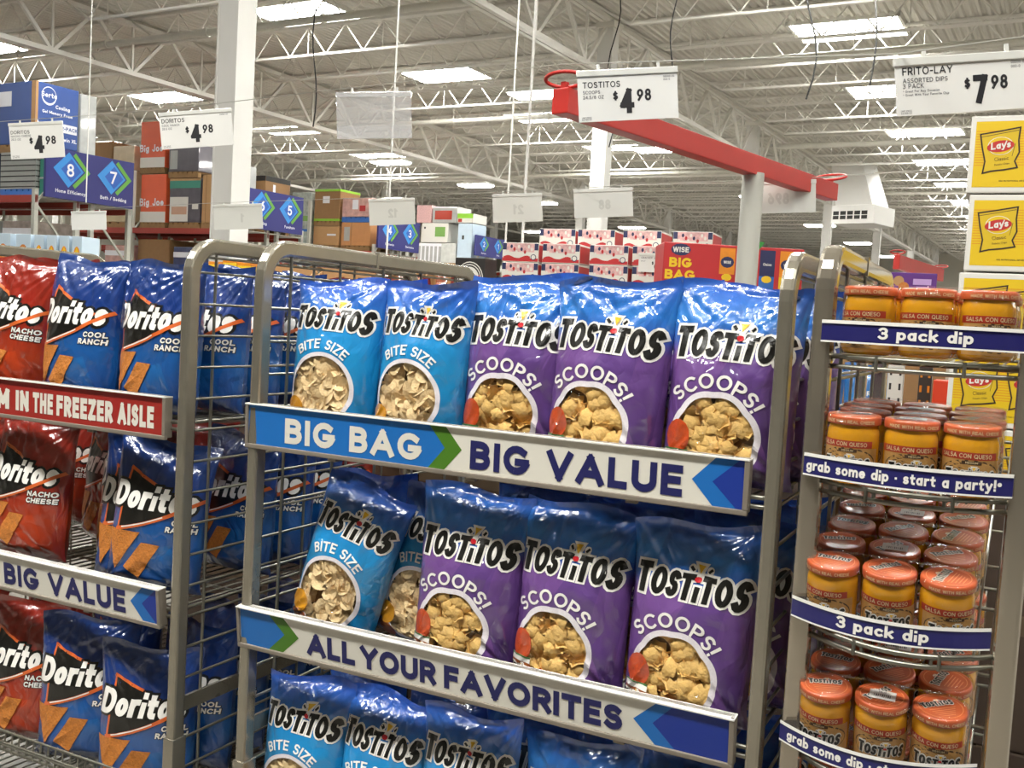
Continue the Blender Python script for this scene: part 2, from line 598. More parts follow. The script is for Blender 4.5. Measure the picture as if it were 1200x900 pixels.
def text2d(txt, x=0, y=0, h=1.0, w=.16, gap=.12, sx=1.0, slant=0, grow=0, align='l', maxlen=None, per=None, arc_r=None):
    """polygons of a line of lettering, cap height h; per(i, ch) -> (scale, dy, rot) jumps single letters; arc_r bends the line"""
    W = []
    pos = 0
    items = []
    for i, ch in enumerate(txt):
        gw, st = G.get(ch, G.get(ch.upper(), G[' ']))
        sc, dy, ro = per(i, ch) if per else (1, 0, 0)
        wd = (gw * (1 - w * .3) * sx + w) * sc
        items.append((pos, wd, sc, dy, ro, st))
        pos += wd + gap * sc
    total = pos - gap
    x0 = {'l': 0, 'c': -total / 2, 'r': -total}[align]
    out = []
    for (px, wd, sc, dy, ro, st) in items:
        S = []
        for s_ in st:
            S.append([(w / 2 + p[0] * (1 - w * .3) * sx, w / 2 + p[1] * (1 - w)) for p in s_])
        pls = strokes_to_polys(S, w + 2 * grow, grow, maxlen / h if maxlen else None)
        cx = wd / 2
        for pl in pls:
            q = []
            for (a, b) in pl:
                a, b = a * sc, b * sc
                if ro:
                    a2, b2 = a - cx, b - .5 * sc
                    a, b = cx + a2 * cos(ro) - b2 * sin(ro), .5 * sc + a2 * sin(ro) + b2 * cos(ro)
                a += slant * b
                X, Y = (x0 + px + a) * h, (b + dy) * h
                if arc_r:
                    th = X / arc_r
                    X, Y = (arc_r + Y) * sin(th), (arc_r + Y) * cos(th) - arc_r
                q.append((x + X, y + Y))
            out.append(q)
    return out


def disc2d(cx, cy, rx, ry=None, n=20, rings=3, fn=None):
    ry = ry or rx
    out = []
    f = fn or (lambda a: 1)
    for k in range(rings):
        r0, r1 = k / rings, (k + 1) / rings
        for i in range(n):
            a, b = 2 * pi * i / n, 2 * pi * (i + 1) / n
            pa, pb = f(a), f(b)
            if k == 0:
                out.append([(cx, cy), (cx + rx * r1 * pa * cos(a), cy + ry * r1 * pa * sin(a)), (cx + rx * r1 * pb * cos(b), cy + ry * r1 * pb * sin(b))])
            else:
                out.append([(cx + rx * r0 * pa * cos(a), cy + ry * r0 * pa * sin(a)), (cx + rx * r1 * pa * cos(a), cy + ry * r1 * pa * sin(a)),
                            (cx + rx * r1 * pb * cos(b), cy + ry * r1 * pb * sin(b)), (cx + rx * r0 * pb * cos(b), cy + ry * r0 * pb * sin(b))])
    return out


def tri2d(a, b, c, n=4, rnd=.0):
    a, b, c = Vector(a), Vector(b), Vector(c)
    out = []

    def P(i, j):
        return (a + (b - a) * (i / n) + (c - a) * (j / n))[:]
    for i in range(n):
        for j in range(n - i):
            out.append([P(i, j), P(i + 1, j), P(i, j + 1)])
            if i + j < n - 1:
                out.append([P(i + 1, j), P(i + 1, j + 1), P(i, j + 1)])
    return out


def rect2d(x0, x1, y0, y1, nx=1, ny=1):
    out = []
    for i in range(nx):
        for j in range(ny):
            a, b = x0 + (x1 - x0) * i / nx, x0 + (x1 - x0) * (i + 1) / nx
            c, d = y0 + (y1 - y0) * j / ny, y0 + (y1 - y0) * (j + 1) / ny
            out.append([(a, c), (b, c), (b, d), (a, d)])
    return out


def line2d(pts, w, maxlen=None):
    return strokes_to_polys([pts], w, 0, maxlen)


def face_y(y, sgn=-1):
    """surface map for a flat face looking to -Y"""
    return lambda a, b, off: (a, y - off, b)

# ------------------------------------------------------------------ the store: floor, walls, roof, skylights
CONC = nmat('polished_concrete', '#79746c', .35, var=.12, scale=1.5)
DECK = nmat('roof_deck_paint', '#d3d0c6', .75, var=.05, scale=.4)
FRAME = nmat('roof_steel_paint', '#dedbd2', .6, var=.05, scale=2)
WALLM = nmat('wall_paint', '#c9c5b8', .8, var=.05, scale=.5)
COLW = nmat('column_paint', '#dcdad4', .5, var=.04, scale=2)
PANEL = nmat('skylight_panel', '#f4f6f2', .5, emis=SKY_L, ecol=(1, 1, .98, 1), var=.01)
LAMPM = nmat('lamp_diffuser', '#f6f6ee', .5, emis=LAMP_L, ecol=(1, .99, .94, 1), var=.01)
LAMPH = nmat('lamp_housing', '#d8d6cc', .5)
Z_DECK, A0, A1, B0, B1 = 7.85, -46.0, 24.0, -22.0, 78.0

mb = MB()
mb.box(A0, A1, B0, B1, -.2, 0, CONC)
structure(mb.build('floor', rz=BR))
for nm, q in (('wall_left', (A0 - .3, A0, B0, B1)), ('wall_right', (A1, A1 + .3, B0, B1)), ('wall_back', (A0, A1, B1, B1 + .3)), ('wall_front', (A0, A1, B0 - .3, B0))):
    mb = MB()
    mb.box(*q, -.1, Z_DECK + .4, WALLM)
    structure(mb.build(nm, rz=BR))
# ribbed steel deck; ribs run along B
mb = MB()
n = int((A1 - A0) / .16)
vs, fs = [], []
for i in range(n):
    a = A0 + i * .16
    for da, z in ((0, 0), (.05, 0), (.08, .045), (.13, .045)):
        for b in (B0, B1):
            vs.append((a + da, b, Z_DECK + z))
N = len(vs) // 2
fs = [(2 * i, 2 * i + 1, 2 * i + 3, 2 * i + 2) for i in range(N - 1)]
mb.add(vs, fs, DECK)
mb.box(A0, A1, B0, B1, Z_DECK + .1, Z_DECK + .2, DECK)
structure(mb.build('ceiling', rz=BR))

GA = [-40.2, -29.8, -19.4, -9.0, 1.4, 11.8, 22.2]       # girder lines
CB = [-11.6, -1.3, 9.0, 19.3, 29.6, 39.9, 50.2, 60.5, 70.8]     # columns along a line


def first_then_copy(store, make, loc, rz=BR):
    if not store:
        o = make()
        store.append(o)
    else:
        o = store[0].copy()
        COL.objects.link(o)
    o.location = loc
    o.rotation_euler = (0, 0, rz)
    structure(o)
    return o


# bar joists along A, one bay long
def joist():
    mb = MB()
    L, d = 10.4, .62
    zt, zb = -.035, -.035 - d
    for y in (-.03, .03):
        mb.bar((0, y, zt), (L, y, zt), .045, .05, FRAME)
    for y in (-.022, .022):
        mb.bar((1.05, y, zb), (L - 1.05, y, zb), .038, .045, FRAME)
    k = 16
    st = (L - 2.1) / k
    for i in range(k):
        x = 1.05 + i * st
        up = i % 2 == 0
        mb.tube([(x, 0, zb if up else zt), (x + st, 0, zt if up else zb)], .016, FRAME, 5, cap=False)
        if i % 4 == 1:
            mb.tube([(x, 0, zt), (x, 0, zb)], .012, FRAME, 4, cap=False)
    mb.bar((0, 0, zt), (1.05, 0, zb), .04, .04, FRAME)
    mb.bar((L, 0, zt), (L - 1.05, 0, zb), .04, .04, FRAME)
    return mb.build('roof_joist')


st = []
for bi in range(len(GA) - 1):
    if GA[bi] > 5:
        continue
    k0 = 8 if bi >= 4 else 4
    for j in range(42):
        b = 6.85 + 1.85 * j
        if b > 76 or (bi >= 4 and b > 40) or (bi < 2 and b < 14):
            continue
        first_then_copy(st, joist, bw(GA[bi], b, Z_DECK))


def girder():
    mb = MB()
    L, zt, zb = 10.3, -.06, -1.15
    for y in (-.06, .06):
        mb.bar((0, y, zt), (L, y, zt), .09, .10, FRAME)
        mb.bar((.0, y, zb), (L, y, zb), .09, .10, FRAME)
    k = 10
    s = L / k
    for i in range(k):
        up = i % 2
        mb.bar((i * s, 0, zt if not up else zb), ((i + 1) * s, 0, zb if not up else zt), .07, .07, FRAME)
        if i % 2:
            mb.bar((i * s, 0, zb), (i * s, 0, zt), .045, .045, FRAME)
    return mb.build('roof_girder')


st = []
for a in GA:
    for i in range(len(CB) - 1):
        if a > 12 or (a > 0 and CB[i] > 20) or CB[i] < -2 or (a < -25 and CB[i] < 5):
            continue
        first_then_copy(st, girder, bw(a, CB[i], Z_DECK - .08), BR + pi / 2)


def column():
    mb = MB()
    w = .15
    for s in (-1, 1):
        mb.box(s * w - .012, s * w + .012, -w, w, 0, 7.7, COLW)
    mb.box(-w, w, -w * .95, w * .95, 0, 7.7, COLW)
    mb.box(-.23, .23, -.23, .23, 0, .03, FRAME)
    mb.box(-.2, .2, -.2, .2, 7.55, 7.66, FRAME)
    return mb.build('column')


st = []
for a in GA:
    for b in CB:
        if a > 12 or (a > 0 and b < 0) or (a == -19.4 and 15 < b < 35):
            continue
        first_then_copy(st, column, bw(a, b, 0))


# skylights between the joists
def skylight():
    root = empty('window_1')
    mb = MB()
    w, d = 1.1, .72
    for x in (-w, w - .06):
        mb.box(x, x + .06, -d, d, -.02, .1, FRAME)
    for y in (-d, d - .06):
        mb.box(-w, w, y, y + .06, -.02, .1, FRAME)
    for i in range(1, 7):
        mb.box(-w, w, -d + i * .206 - .012, -d + i * .206 + .012, -.012, .01, FRAME)
    f = mb.build('window_frame', root)
    mb = MB()
    mb.box(-w + .06, w - .06, -d + .06, d - .06, .01, .05, PANEL)
    mb.build('window_panel', root)
    return root


sky0 = None
for bay, off in ((0, 0), (1, 0), (2, 0), (3, -.95), (4, .4), (5, 0)):
    for k in range(-6, 11):
        b = 17.02 + off + 5.55 * k
        if b < .5 or b > 74 or (bay <= 2 and b > 36):
            continue
        loc = bw(GA[bay] + 4.25, b, Z_DECK - .04)
        if sky0 is None:
            sky0 = skylight()
            bpy.context.view_layer.update()
            o = sky0
            o.location, o.rotation_euler = loc, (0, 0, BR)
        else:
            o = copy_tree(sky0, None, loc, (0, 0, BR))
        structure(o)
G['\u0131'] = (.0, [[(0, 0), (0, .5)]])

# ------------------------------------------------------------------ product materials
BLACK = nmat('print_black', '#14130f', .35, coat=.7, var=.03)
WHITE = nmat('print_white', '#e9e6df', .35, coat=.7, var=.03)
REDP = nmat('print_red', '#c3202a', .35, coat=.7, var=.05)
YELP = nmat('print_yellow', '#e3b52a', .35, coat=.7, var=.05)
ORAP = nmat('print_orange', '#d0622a', .35, coat=.7, var=.12, scale=40)
NAVY = nmat('print_navy', '#1b1d57', .45, var=.03)
SALSA = nmat('print_salsa', '#b5451a', .3, coat=.7, var=.5, scale=90)
QUESO = nmat('print_queso', '#c98a1c', .3, coat=.7, var=.25, scale=40)
CHIP = nmat('corn_chip', '#efc274', .8, var=.22, scale=45, bump=.5, bscale=180)
CHIPW = nmat('white_corn_chip', '#f0d3a0', .8, var=.16, scale=45, bump=.5, bscale=180)
CHIPO = nmat('seasoned_chip', '#b8702a', .6, var=.4, scale=120, bump=.6, bscale=200, coat=.25)
DARKIN = nmat('bag_inside', '#8a6436', .8, var=.3, scale=30)
RINGW = nmat('print_ring', '#dcd6da', .4, var=.14, scale=260, coat=.6)
WINDOW = clear('bag_window_film', gloss=.05, strength=.8, rough=.05, scale=14, edge=.3)
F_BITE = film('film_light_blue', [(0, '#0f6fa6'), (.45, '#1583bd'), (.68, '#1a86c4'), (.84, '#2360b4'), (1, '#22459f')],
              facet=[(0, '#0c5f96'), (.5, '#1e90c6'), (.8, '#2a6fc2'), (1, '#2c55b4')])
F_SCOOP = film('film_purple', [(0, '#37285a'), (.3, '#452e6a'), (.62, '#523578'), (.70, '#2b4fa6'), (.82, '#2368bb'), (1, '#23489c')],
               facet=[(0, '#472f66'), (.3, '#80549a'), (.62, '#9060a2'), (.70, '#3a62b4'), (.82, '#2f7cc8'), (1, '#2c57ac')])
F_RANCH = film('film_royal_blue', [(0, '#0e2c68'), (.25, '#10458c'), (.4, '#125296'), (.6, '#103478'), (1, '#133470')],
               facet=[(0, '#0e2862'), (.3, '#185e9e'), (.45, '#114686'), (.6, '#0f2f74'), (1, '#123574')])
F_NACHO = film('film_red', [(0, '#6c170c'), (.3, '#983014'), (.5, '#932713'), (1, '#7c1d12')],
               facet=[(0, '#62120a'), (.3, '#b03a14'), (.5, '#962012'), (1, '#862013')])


def tost_logo(width, w=.215):
    """layers (white outline, black letters, red dip, yellow chip) of the snack word, centred on 0,0"""
    sc = [1.14, 1.0, .98, .98, .9, .98, 1.0, 1.14]
    dy = [-.06, 0, .02, .0, .0, .0, .0, -.1]
    ro = [.06, .0, -.12, .0, 0, .0, .05, -.12]

    def per(i, ch):
        return sc[i], dy[i], ro[i]
    t = 'TOST\u0131TOS'
    base = text2d(t, 0, 0, 1, w, .04, .5, .1, 0, 'l', None, per)
    xs = [p[0] for q in base for p in q]
    x0, x1 = min(xs), max(xs)
    k = width / (x1 - x0 + .26)
    cx = (x0 + x1) / 2

    def tr(pl):
        return [[((a - cx) * k, (b - .5) * k) for a, b in q] for q in pl]
    ml = .012 / k
    black = tr(text2d(t, 0, 0, 1, w, .04, .5, .1, 0, 'l', ml, per))
    white = tr(text2d(t, 0, 0, 1, w, .04, .5, .1, .085, 'l', ml, per))
    # people over the two inner letters, the chip between them
    xi = [p[0] for q in text2d(t[:5], 0, 0, 1, w, .04, .5, .1, 0, 'l', None, per) for p in q]
    ci = max(xi) - .14
    red = tr(disc2d(ci + .03, .80, .14, .105, 14, 2))
    chip = tr(tri2d((ci - .07, 1.34), (ci + .24, 1.34), (ci + .06, 1.02), 3))
    heads = tr(strokes_to_polys([[(ci - .27, 1.20), (ci - .22, 1.14)]], .11) + strokes_to_polys([[(ci + .45, 1.20), (ci + .40, 1.14)]], .11))
    headw = tr(disc2d(ci - .24, 1.17, .14, .17, 12, 1) + disc2d(ci + .42, 1.17, .14, .17, 12, 1) + tri2d((ci - .20, 1.44), (ci + .37, 1.44), (ci + .07, .78), 3))
    return dict(white=white + headw, black=black + heads, red=red, yel=chip)


def put_logo(mb, fn, width, cx, cy, rot=0, off=.0010, slotw=None):
    L = tost_logo(width)

    def g(a, b, o):
        return fn(cx + a * cos(rot) - b * sin(rot), cy + a * sin(rot) + b * cos(rot), o)
    mb.decal(L['white'], g, slotw or WHITE, off)
    mb.decal(L['black'], g, BLACK, off * 1.9)
    mb.decal(L['red'], g, REDP, off * 2.6)
    mb.decal(L['yel'], g, YELP, off * 2.6)


class Bag:
    """a filled pillow bag standing on its bottom seal, front towards -Y"""

    def __init__(s, W, H, T, seed, wr=1.0):
        s.W, s.H, s.T, s.o, s.wr = W, H, T, Vector((seed * 7.31, seed * 3.17, seed * 5.71)), wr
        rnd = random.Random(seed)
        s.tilt = [rnd.uniform(-1, 1) for _ in range(10)]

    def fat(s, v):
        a = min(1, max(0, v + .004) / .10) ** .5
        b = min(1, max(0, (.955 - v)) / .42) ** .62
        return a * b

    def hw(s, v):
        return s.W / 2 * (1 - .085 * s.fat(v))

    def crease(s, x, z):
        """hanging folds of the film, strongest at the top and the corners"""
        W, H = s.W, s.H
        v = z / H
        d = 0
        p = Vector((x * 9, z * 5, 0)) + s.o
        n1 = noise.noise(p)
        d += (1 - abs(n1) * 2.2) * .0028
        for (cx, cz, k) in ((-W / 2, H, 1.7), (W / 2, H, 2.1), (s.tilt[0] * W * .2, H * 1.02, 1.2), (-W / 2, 0, 1.3), (W / 2, 0, 1.6)):
            dx, dz = x - cx, z - cz
            r = sqrt(dx * dx + dz * dz)
            an = atan2(dz, dx)
            f = max(0, 1 - r / (.75 * W))
            d += .0062 * f * (1 - 2 * abs(noise.noise(Vector((an * 3.1 * k, cx * 9, cz * 3)) + s.o)) * 1.6) * min(1, r / .03)
        n2 = noise.noise(Vector((x * 26 + z * 14, z * 17 - x * 9, 3)) + s.o)
        d += (1 - 2.4 * abs(n2)) * .0013 * (1 + 1.2 * max(0, v - .6))
        return d * s.wr

    def pt(s, x, z, side=-1, off=0):
        v = min(1, max(0, z / s.H))
        w = s.hw(v)
        u = max(-1, min(1, x / w))
        fat = s.fat(v)
        e = max(0, 1 - abs(u) ** 2.7) ** .6
        y = s.T / 2 * fat * e
        y += s.crease(x, z) * (.25 + .75 * e) * min(1, .35 + fat * 1.4) if side < 0 else s.crease(-x, z + 1) * e * min(1, .35 + fat * 1.4)
        y = side * (y + off)
        top = max(0, v - .72) / .28
        y += top * top * (.018 * s.tilt[1] + .012 * sin(x * 26 + s.tilt[2] * 3)) * (1 if s.wr else 0)
        zz = z + top * top * (.006 * sin(x * 30 + s.tilt[3] * 4) - .022 * s.tilt[4] * x / s.W)
        return (x if abs(x) <= w else math.copysign(w, x), y, zz)

    def front(s, cx=0):
        e = .0015

        def fn(x, z, off):
            p = Vector(s.pt(x, z))
            a = Vector(s.pt(x + e, z)) - p
            b = Vector(s.pt(x, z + e)) - p
            n = a.cross(b)
            if n.length > 1e-12:
                n.normalize()
            else:
                n = Vector((0, -1, 0))
            return p + n * off
        return fn

    def shell(s, mb, film_m, hole=None, nu=54, nv=80):
        W, H = s.W, s.H
        for side in (-1, 1):
            vs, uv = [], []
            N = nu if side < 0 else nu // 2
            V = nv if side < 0 else nv // 2
            for j in range(V + 1):
                v = j / V
                w = s.hw(v)
                for i in range(N + 1):
                    t = -1 + 2 * i / N
                    u = sin(t * pi / 2) * .55 + t * .45
                    vs.append(s.pt(u * w, v * H, side))
                    uv.append((i / N, v))
            fs = []
            for j in range(V):
                for i in range(N):
                    a = j * (N + 1) + i
                    q = [a, a + 1, a + N + 2, a + N + 1]
                    if side < 0 and hole:
                        c = [sum(vs[k][m] for k in q) / 4 for m in (0, 2)]
                        if hole(c[0], c[1]):
                            continue
                    fs.append(q if side < 0 else q[::-1])
            mb.add(vs, fs, film_m, True, uv)
        # crimped seal along the top edge
        fn = s.front()


def tostitos_bag(kind, seed, W, H, T, label, cat='bag of chips'):
    b = Bag(W, H, T, seed)
    fn = b.front()
    mb = MB()
    mb.sub = .0065
    rnd = random.Random(seed)
    scoop = kind == 'scoop'
    if scoop:
        wc, wr = (-.06 * W, .235 * H), .285 * W

        def rad(a):
            a = (a + pi) % (2 * pi) - pi
            # scalloped arch, wider to the right and flat towards the bottom left
            return 1 + .05 * abs(sin(a * 3.5 + .6)) + .09 * math.exp(-((a + .3) / .55) ** 2)
        sy = 1.02
    else:
        wc, wr = (-.03 * W, .285 * H), .335 * W

        def rad(a):
            return 1.0
        sy = 1.0

    def inside(x, z, k=1.0):
        dx, dz = x - wc[0], (z - wc[1]) / sy
        return math.hypot(dx, dz) < wr * rad(atan2(dz, dx)) * k
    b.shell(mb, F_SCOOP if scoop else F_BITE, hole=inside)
    # ring around the window
    ring = [(wc[0] + wr * rad(a) * cos(a), wc[1] + wr * sy * rad(a) * sin(a)) for a in [2 * pi * i / 72 for i in range(73)]]
    mb.decal(line2d(ring, .0105 if scoop else .0085), fn, RINGW, .0007)
    # word mark, name and little pictures
    put_logo(mb, fn, W * .885, .004, H * (.685 if scoop else .735), rot=radians(-1.5))
    word = 'SCOOPS!' if scoop else 'BITE SIZE'
    h = .0265 if scoop else .0205
    R = wr * 1.15
    mb.decal(text2d(word, 0, 0, h, .175, .15 if scoop else .12, .95, 0, 0, 'c', .008, arc_r=R), lambda x, y, o: fn(wc[0] + x * cos(.06) + y * sin(.06), wc[1] + R * sy + y * cos(.06) - x * sin(.06), o), WHITE, .0012)
    # salsa jar / bowl printed at the lower left of the window
    if scoop:
        sx, sz = -.315 * W, .185 * H
        mb.decal(disc2d(sx, sz + .012, .024, .030, 14, 3), fn, SALSA, .0016)
        mb.decal(rect2d(sx - .024, sx + .024, sz - .022, sz - .010, 4, 1), fn, WHITE, .0020)
        mb.decal(rect2d(sx - .024, sx + .024, sz - .013, sz - .010, 4, 1), fn, nmat('print_green', '#3f6b35', .4), .0024)
        mb.decal(rect2d(sx - .024, sx + .026, sz - .062, sz - .022, 4, 3), fn, nmat('print_brown', '#8a4a20', .4, var=.4, scale=80, coat=.6), .0018)
        put_logo(mb, fn, .052, sx + .002, sz - .034, off=.0022)
        mb.decal(disc2d(sx + .05, sz - .045, .030, .020, 12, 2, lambda a: 1 + .2 * sin(a * 5)), fn, SALSA, .0014)
    else:
        sx, sz = -.30 * W, .165 * H
        mb.decal(disc2d(sx, sz, .026, .023, 14, 3), fn, QUESO, .0016)
        mb.decal(disc2d(sx + .006, sz - .034, .028, .016, 14, 2), fn, nmat('print_brown', '#8a4a20', .4, var=.4, scale=80, coat=.6), .0014)
    # small print up the right edge
    tw = text2d('PARTY SIZE', 0, 0, .0075, .16, .2, 1, maxlen=.004) if False else []
    o = mb.build('chip_bag')
    tag(o, label, cat)
    # the chips seen through the window
    cm = MB()
    m = CHIP if scoop else CHIPW
    back = disc2d(wc[0], wc[1], wr * 1.1, wr * 1.1 * sy, 24, 4)
    cm.decal([[q for q in p if True] for p in back], lambda x, z, off: (x, fn(x, z, 0)[1] + .022, z), DARKIN, 0)
    n = 64 if scoop else 84
    for k in range(n):
        for _ in range(40):
            x, z = wc[0] + rnd.uniform(-1, 1) * wr * 1.15, wc[1] + rnd.uniform(-1, 1) * wr * sy * 1.15
            if inside(x, z, .93):
                break
        c = Vector(fn(x, z, 0)) + Vector((0, rnd.uniform(.0, .007), 0))
        r = rnd.uniform(.017, .024) if scoop else rnd.uniform(.014, .021)
        R3 = Matrix.Rotation(rnd.uniform(0, 6.28), 3, 'Y') @ Matrix.Rotation(rnd.uniform(-.55, .55), 3, 'X') @ Matrix.Rotation(rnd.uniform(-.55, .55), 3, 'Z')
        vs = [c + R3 @ Vector((0, 0, 0))]
        cup = rnd.choice((1, 1, -1)) * (.55 if scoop else .28)
        na = 12
        for ri in (1, 2, 3):
            for i in range(na):
                a = 2 * pi * i / na
                rr = r * ri / 3 * ((1 + .14 * cos(6 * a)) if scoop else (1 + .06 * cos(3 * a)))
                bow = cup * r * (ri / 3) ** 2 * (1 if scoop else cos(2 * a) * .9)
                vs.append(c + R3 @ Vector((rr * cos(a), bow, rr * sin(a))))
        fs = [(0, 1 + i, 1 + (i + 1) % na) for i in range(na)]
        for ri in (0, 1):
            for i in range(na):
                fs.append((1 + ri * na + i, 1 + (ri + 1) * na + i, 1 + (ri + 1) * na + (i + 1) % na, 1 + ri * na + (i + 1) % na))
        # keep behind the window film
        dy = max(fn(q.x, max(.01, q.z), 0)[1] + .0012 - q.y for q in vs)
        back = fn(c.x, max(.01, c.z), 0)[1] + .030
        cm.add([(q.x, min(q.y + max(dy, -.006), back), q.z) for q in vs], fs, m, True)
    ch = cm.build('chips', o)
    ch['kind'] = 'stuff'
    wm = MB()
    wp = disc2d(wc[0], wc[1], wr, wr * sy, 40, 10, rad)
    wm.decal(wp, fn, WINDOW, .0003, True)
    wm.build('clear_window', o)['label'] = 'clear window showing the chips'
    return o


def doritos_bag(kind, seed, W, H, T, label, cat='bag of chips'):
    b = Bag(W, H, T, seed)
    fn = b.front()
    mb = MB()
    mb.sub = .0065
    ranch = kind == 'ranch'
    b.shell(mb, F_RANCH if ranch else F_NACHO)
    x0 = -W * .43
    zc = H * .60
    # black triangle with its glowing orange rim
    A, B, C = (x0 + .13 * W, zc + .20 * H), (x0 + .80 * W, zc - .01 * H), (x0 + .10 * W, zc - .235 * H)
    mb.decal(tri2d(A, B, C, 10), fn, BLACK, .0008)
    i = lambda p, q, t: (p[0] + (q[0] - p[0]) * t, p[1] + (q[1] - p[1]) * t)
    A2, B2, C2 = i(A, B, .02), i(B, A, .06), i(C, A, .06)
    mb.decal(line2d([C2, A2], .0055, .012), fn, ORAP, .0014)
    mb.decal(line2d([A2, B2], .0065, .012), fn, ORAP, .0014)
    # swoosh from the lower tip up through the last letters
    pts = [i(C2, (x0 + .86 * W, zc + .03 * H), t) for t in [k / 14 for k in range(15)]]
    pts = [(p[0], p[1] - .010 * sin(pi * k / 14)) for k, p in enumerate(pts)]
    mb.decal(line2d(pts, .0085), fn, ORAP, .0024)
    mb.decal(line2d([(p[0], p[1] + .002) for p in pts[1:9]], .003), fn, WHITE, .0027)
    h = .058
    t0 = text2d('Doritos', 0, 0, h, .22, .05, .72, .16, 0, 'l', .012)
    xs = [p[0] for q in t0 for p in q]
    k = .83 * W / (max(xs) - min(xs))
    for grow, m, o in ((.10, BLACK, .0016), (0, WHITE, .0021)):
        pl = text2d('Doritos', 0, 0, h, .22, .05, .72, .16, grow, 'l', .012)
        mb.decal([[(x0 + .0 * W + a * k, zc - .022 + bb * k * 1.05 - .00 * a) for a, bb in q] for q in pl], fn, m, o)
    l1, l2 = ('COOL', 'RANCH') if ranch else ('NACHO', 'CHEESE')
    for t, zz in ((l1, zc - .140 * H), (l2, zc - .188 * H)):
        for grow, m, o in ((.10, BLACK, .0010), (0, WHITE, .0015)):
            mb.decal(text2d(t, x0 + .84 * W, zz, .0135, .24, .12, 1.05, .12, grow, 'r', .01), fn, m, o)
    # two printed chips near the bottom
    for (p, q, r) in (((-.44, .385), (-.08, .39), (-.31, .12)), ((-.21, .15), (-.06, .325), (.12, .32)), ((-.21, .15), (.12, .32), (-.05, .09))):
        mb.decal(tri2d((p[0] * W, p[1] * H), (q[0] * W, q[1] * H), (r[0] * W, r[1] * H), 8), fn, CHIPO, .0022)
    o = mb.build('chip_bag')
    tag(o, label, cat)
    return o


# ------------------------------------------------------------------ jars of dip
GLASSQ = nmat('queso_in_glass', '#d3951c', .22, var=.18, scale=26, coat=.9, coat_r=.04)
LID = nmat('lid_orange', '#b9552b', .42, var=.22, scale=60, coat=.4, coat_r=.12)
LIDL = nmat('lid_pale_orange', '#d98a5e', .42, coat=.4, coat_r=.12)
LABT = nmat('label_tan', '#b98c4e', .4, var=.35, scale=50, coat=.5)
LABR = nmat('label_red', '#a8321c', .4, var=.06, coat=.5)
LABD = nmat('label_dark', '#4a3320', .4, coat=.5)
PALEY = nmat('print_cream', '#ddc79a', .4, coat=.5)
WRAP = clear('shrink_wrap', gloss=.015, strength=.7, rough=.06, scale=20, edge=.28)
STICK = nmat('sticker_paper', '#c9c4bd', .6, var=.04)


def dip_jar(ry, stick=False):
    R = .0405
    mb = MB()
    mb.lathe([(0, 0), (.034, 0), (.0385, .003), (R, .009), (R, .076), (.0398, .083), (.038, .088), (.0365, .094)], GLASSQ, 28)

    def cyl(x, z, off):
        a = x / R - pi / 2 + ry
        return ((R + off) * cos(a), (R + off) * sin(a), z)
    mb.decal(rect2d(-.052, .052, .010, .058, 16, 1), cyl, LABT, .0004)
    mb.decal(disc2d(0, .036, .047, .0225, 22, 4), cyl, LABD, .0006)
    mb.decal(disc2d(0, .0355, .045, .0205, 22, 4), cyl, LABT, .0008)
    mb.decal(rect2d(-.056, .040, .0585, .0695, 14, 1), cyl, LABR, .0006)
    mb.decal(text2d('SALSA CON QUESO', -.008, .0608, .0066, .15, .12, .9, 0, 0, 'c', .004), cyl, PALEY, .0009)
    mb.decal(rect2d(-.013, .015, .0515, .0565, 5, 1), cyl, LABD, .0010)
    mb.decal(text2d('MEDIUM', .001, .0525, .0032, .16, .2, 1, 0, 0, 'c', .004), cyl, PALEY, .0013)
    put_logo(mb, cyl, .078, 0, .033, off=.0011)
    j = mb.build('jar')
    lm = MB()
    lm.lathe([(.0385, .0935), (.0408, .0940), (.0412, .0952), (.0412, .1045), (.0402, .1072), (.0385, .1082), (.037, .1078), (.0, .1076)], LID, 28, cap=False)

    def lidc(x, z, off):
        a = x / .0412 - pi / 2 + ry
        return ((.0412 + off) * cos(a), (.0412 + off) * sin(a), z)
    lm.decal(text2d('MADE WITH REAL CHEESE', .0, .0968, .0050, .15, .14, 1, 0, 0, 'c', .004), lidc, PALEY, .0004)

    def top(x, y, off):
        c, s_ = cos(ry * 2.3 + .5), sin(ry * 2.3 + .5)
        return (x * c - y * s_, x * s_ + y * c, .1078 + off)
    put_logo(lm, top, .056, 0, .009, off=.0003)
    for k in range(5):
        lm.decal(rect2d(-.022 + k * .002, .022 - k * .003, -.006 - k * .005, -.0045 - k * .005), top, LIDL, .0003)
    lm.decal(line2d([(.033 * cos(a), .033 * sin(a)) for a in [2 * pi * i / 28 for i in range(29)]], .0012), top, LIDL, .0003)
    if stick:
        lm.decal(rect2d(-.019, .021, -.016, .012), lambda x, y, off: (x, y, .1078 + off), STICK, .0016)
        for k in range(9):
            w = (.0008, .0016, .0011)[k % 3]
            lm.decal(rect2d(-.012 + k * .003, -.012 + k * .003 + w, -.010, -.001), lambda x, y, off: (x, y, .1078 + off), BLACK, .0020)
        lm.decal(text2d('15.0', 0, .004, .005, .15, .2, 1, 0, 0, 'c'), lambda x, y, off: (x, y, .1078 + off), BLACK, .0020)
    l = lm.build('lid', j)
    l['label'] = 'orange metal lid'
    return j


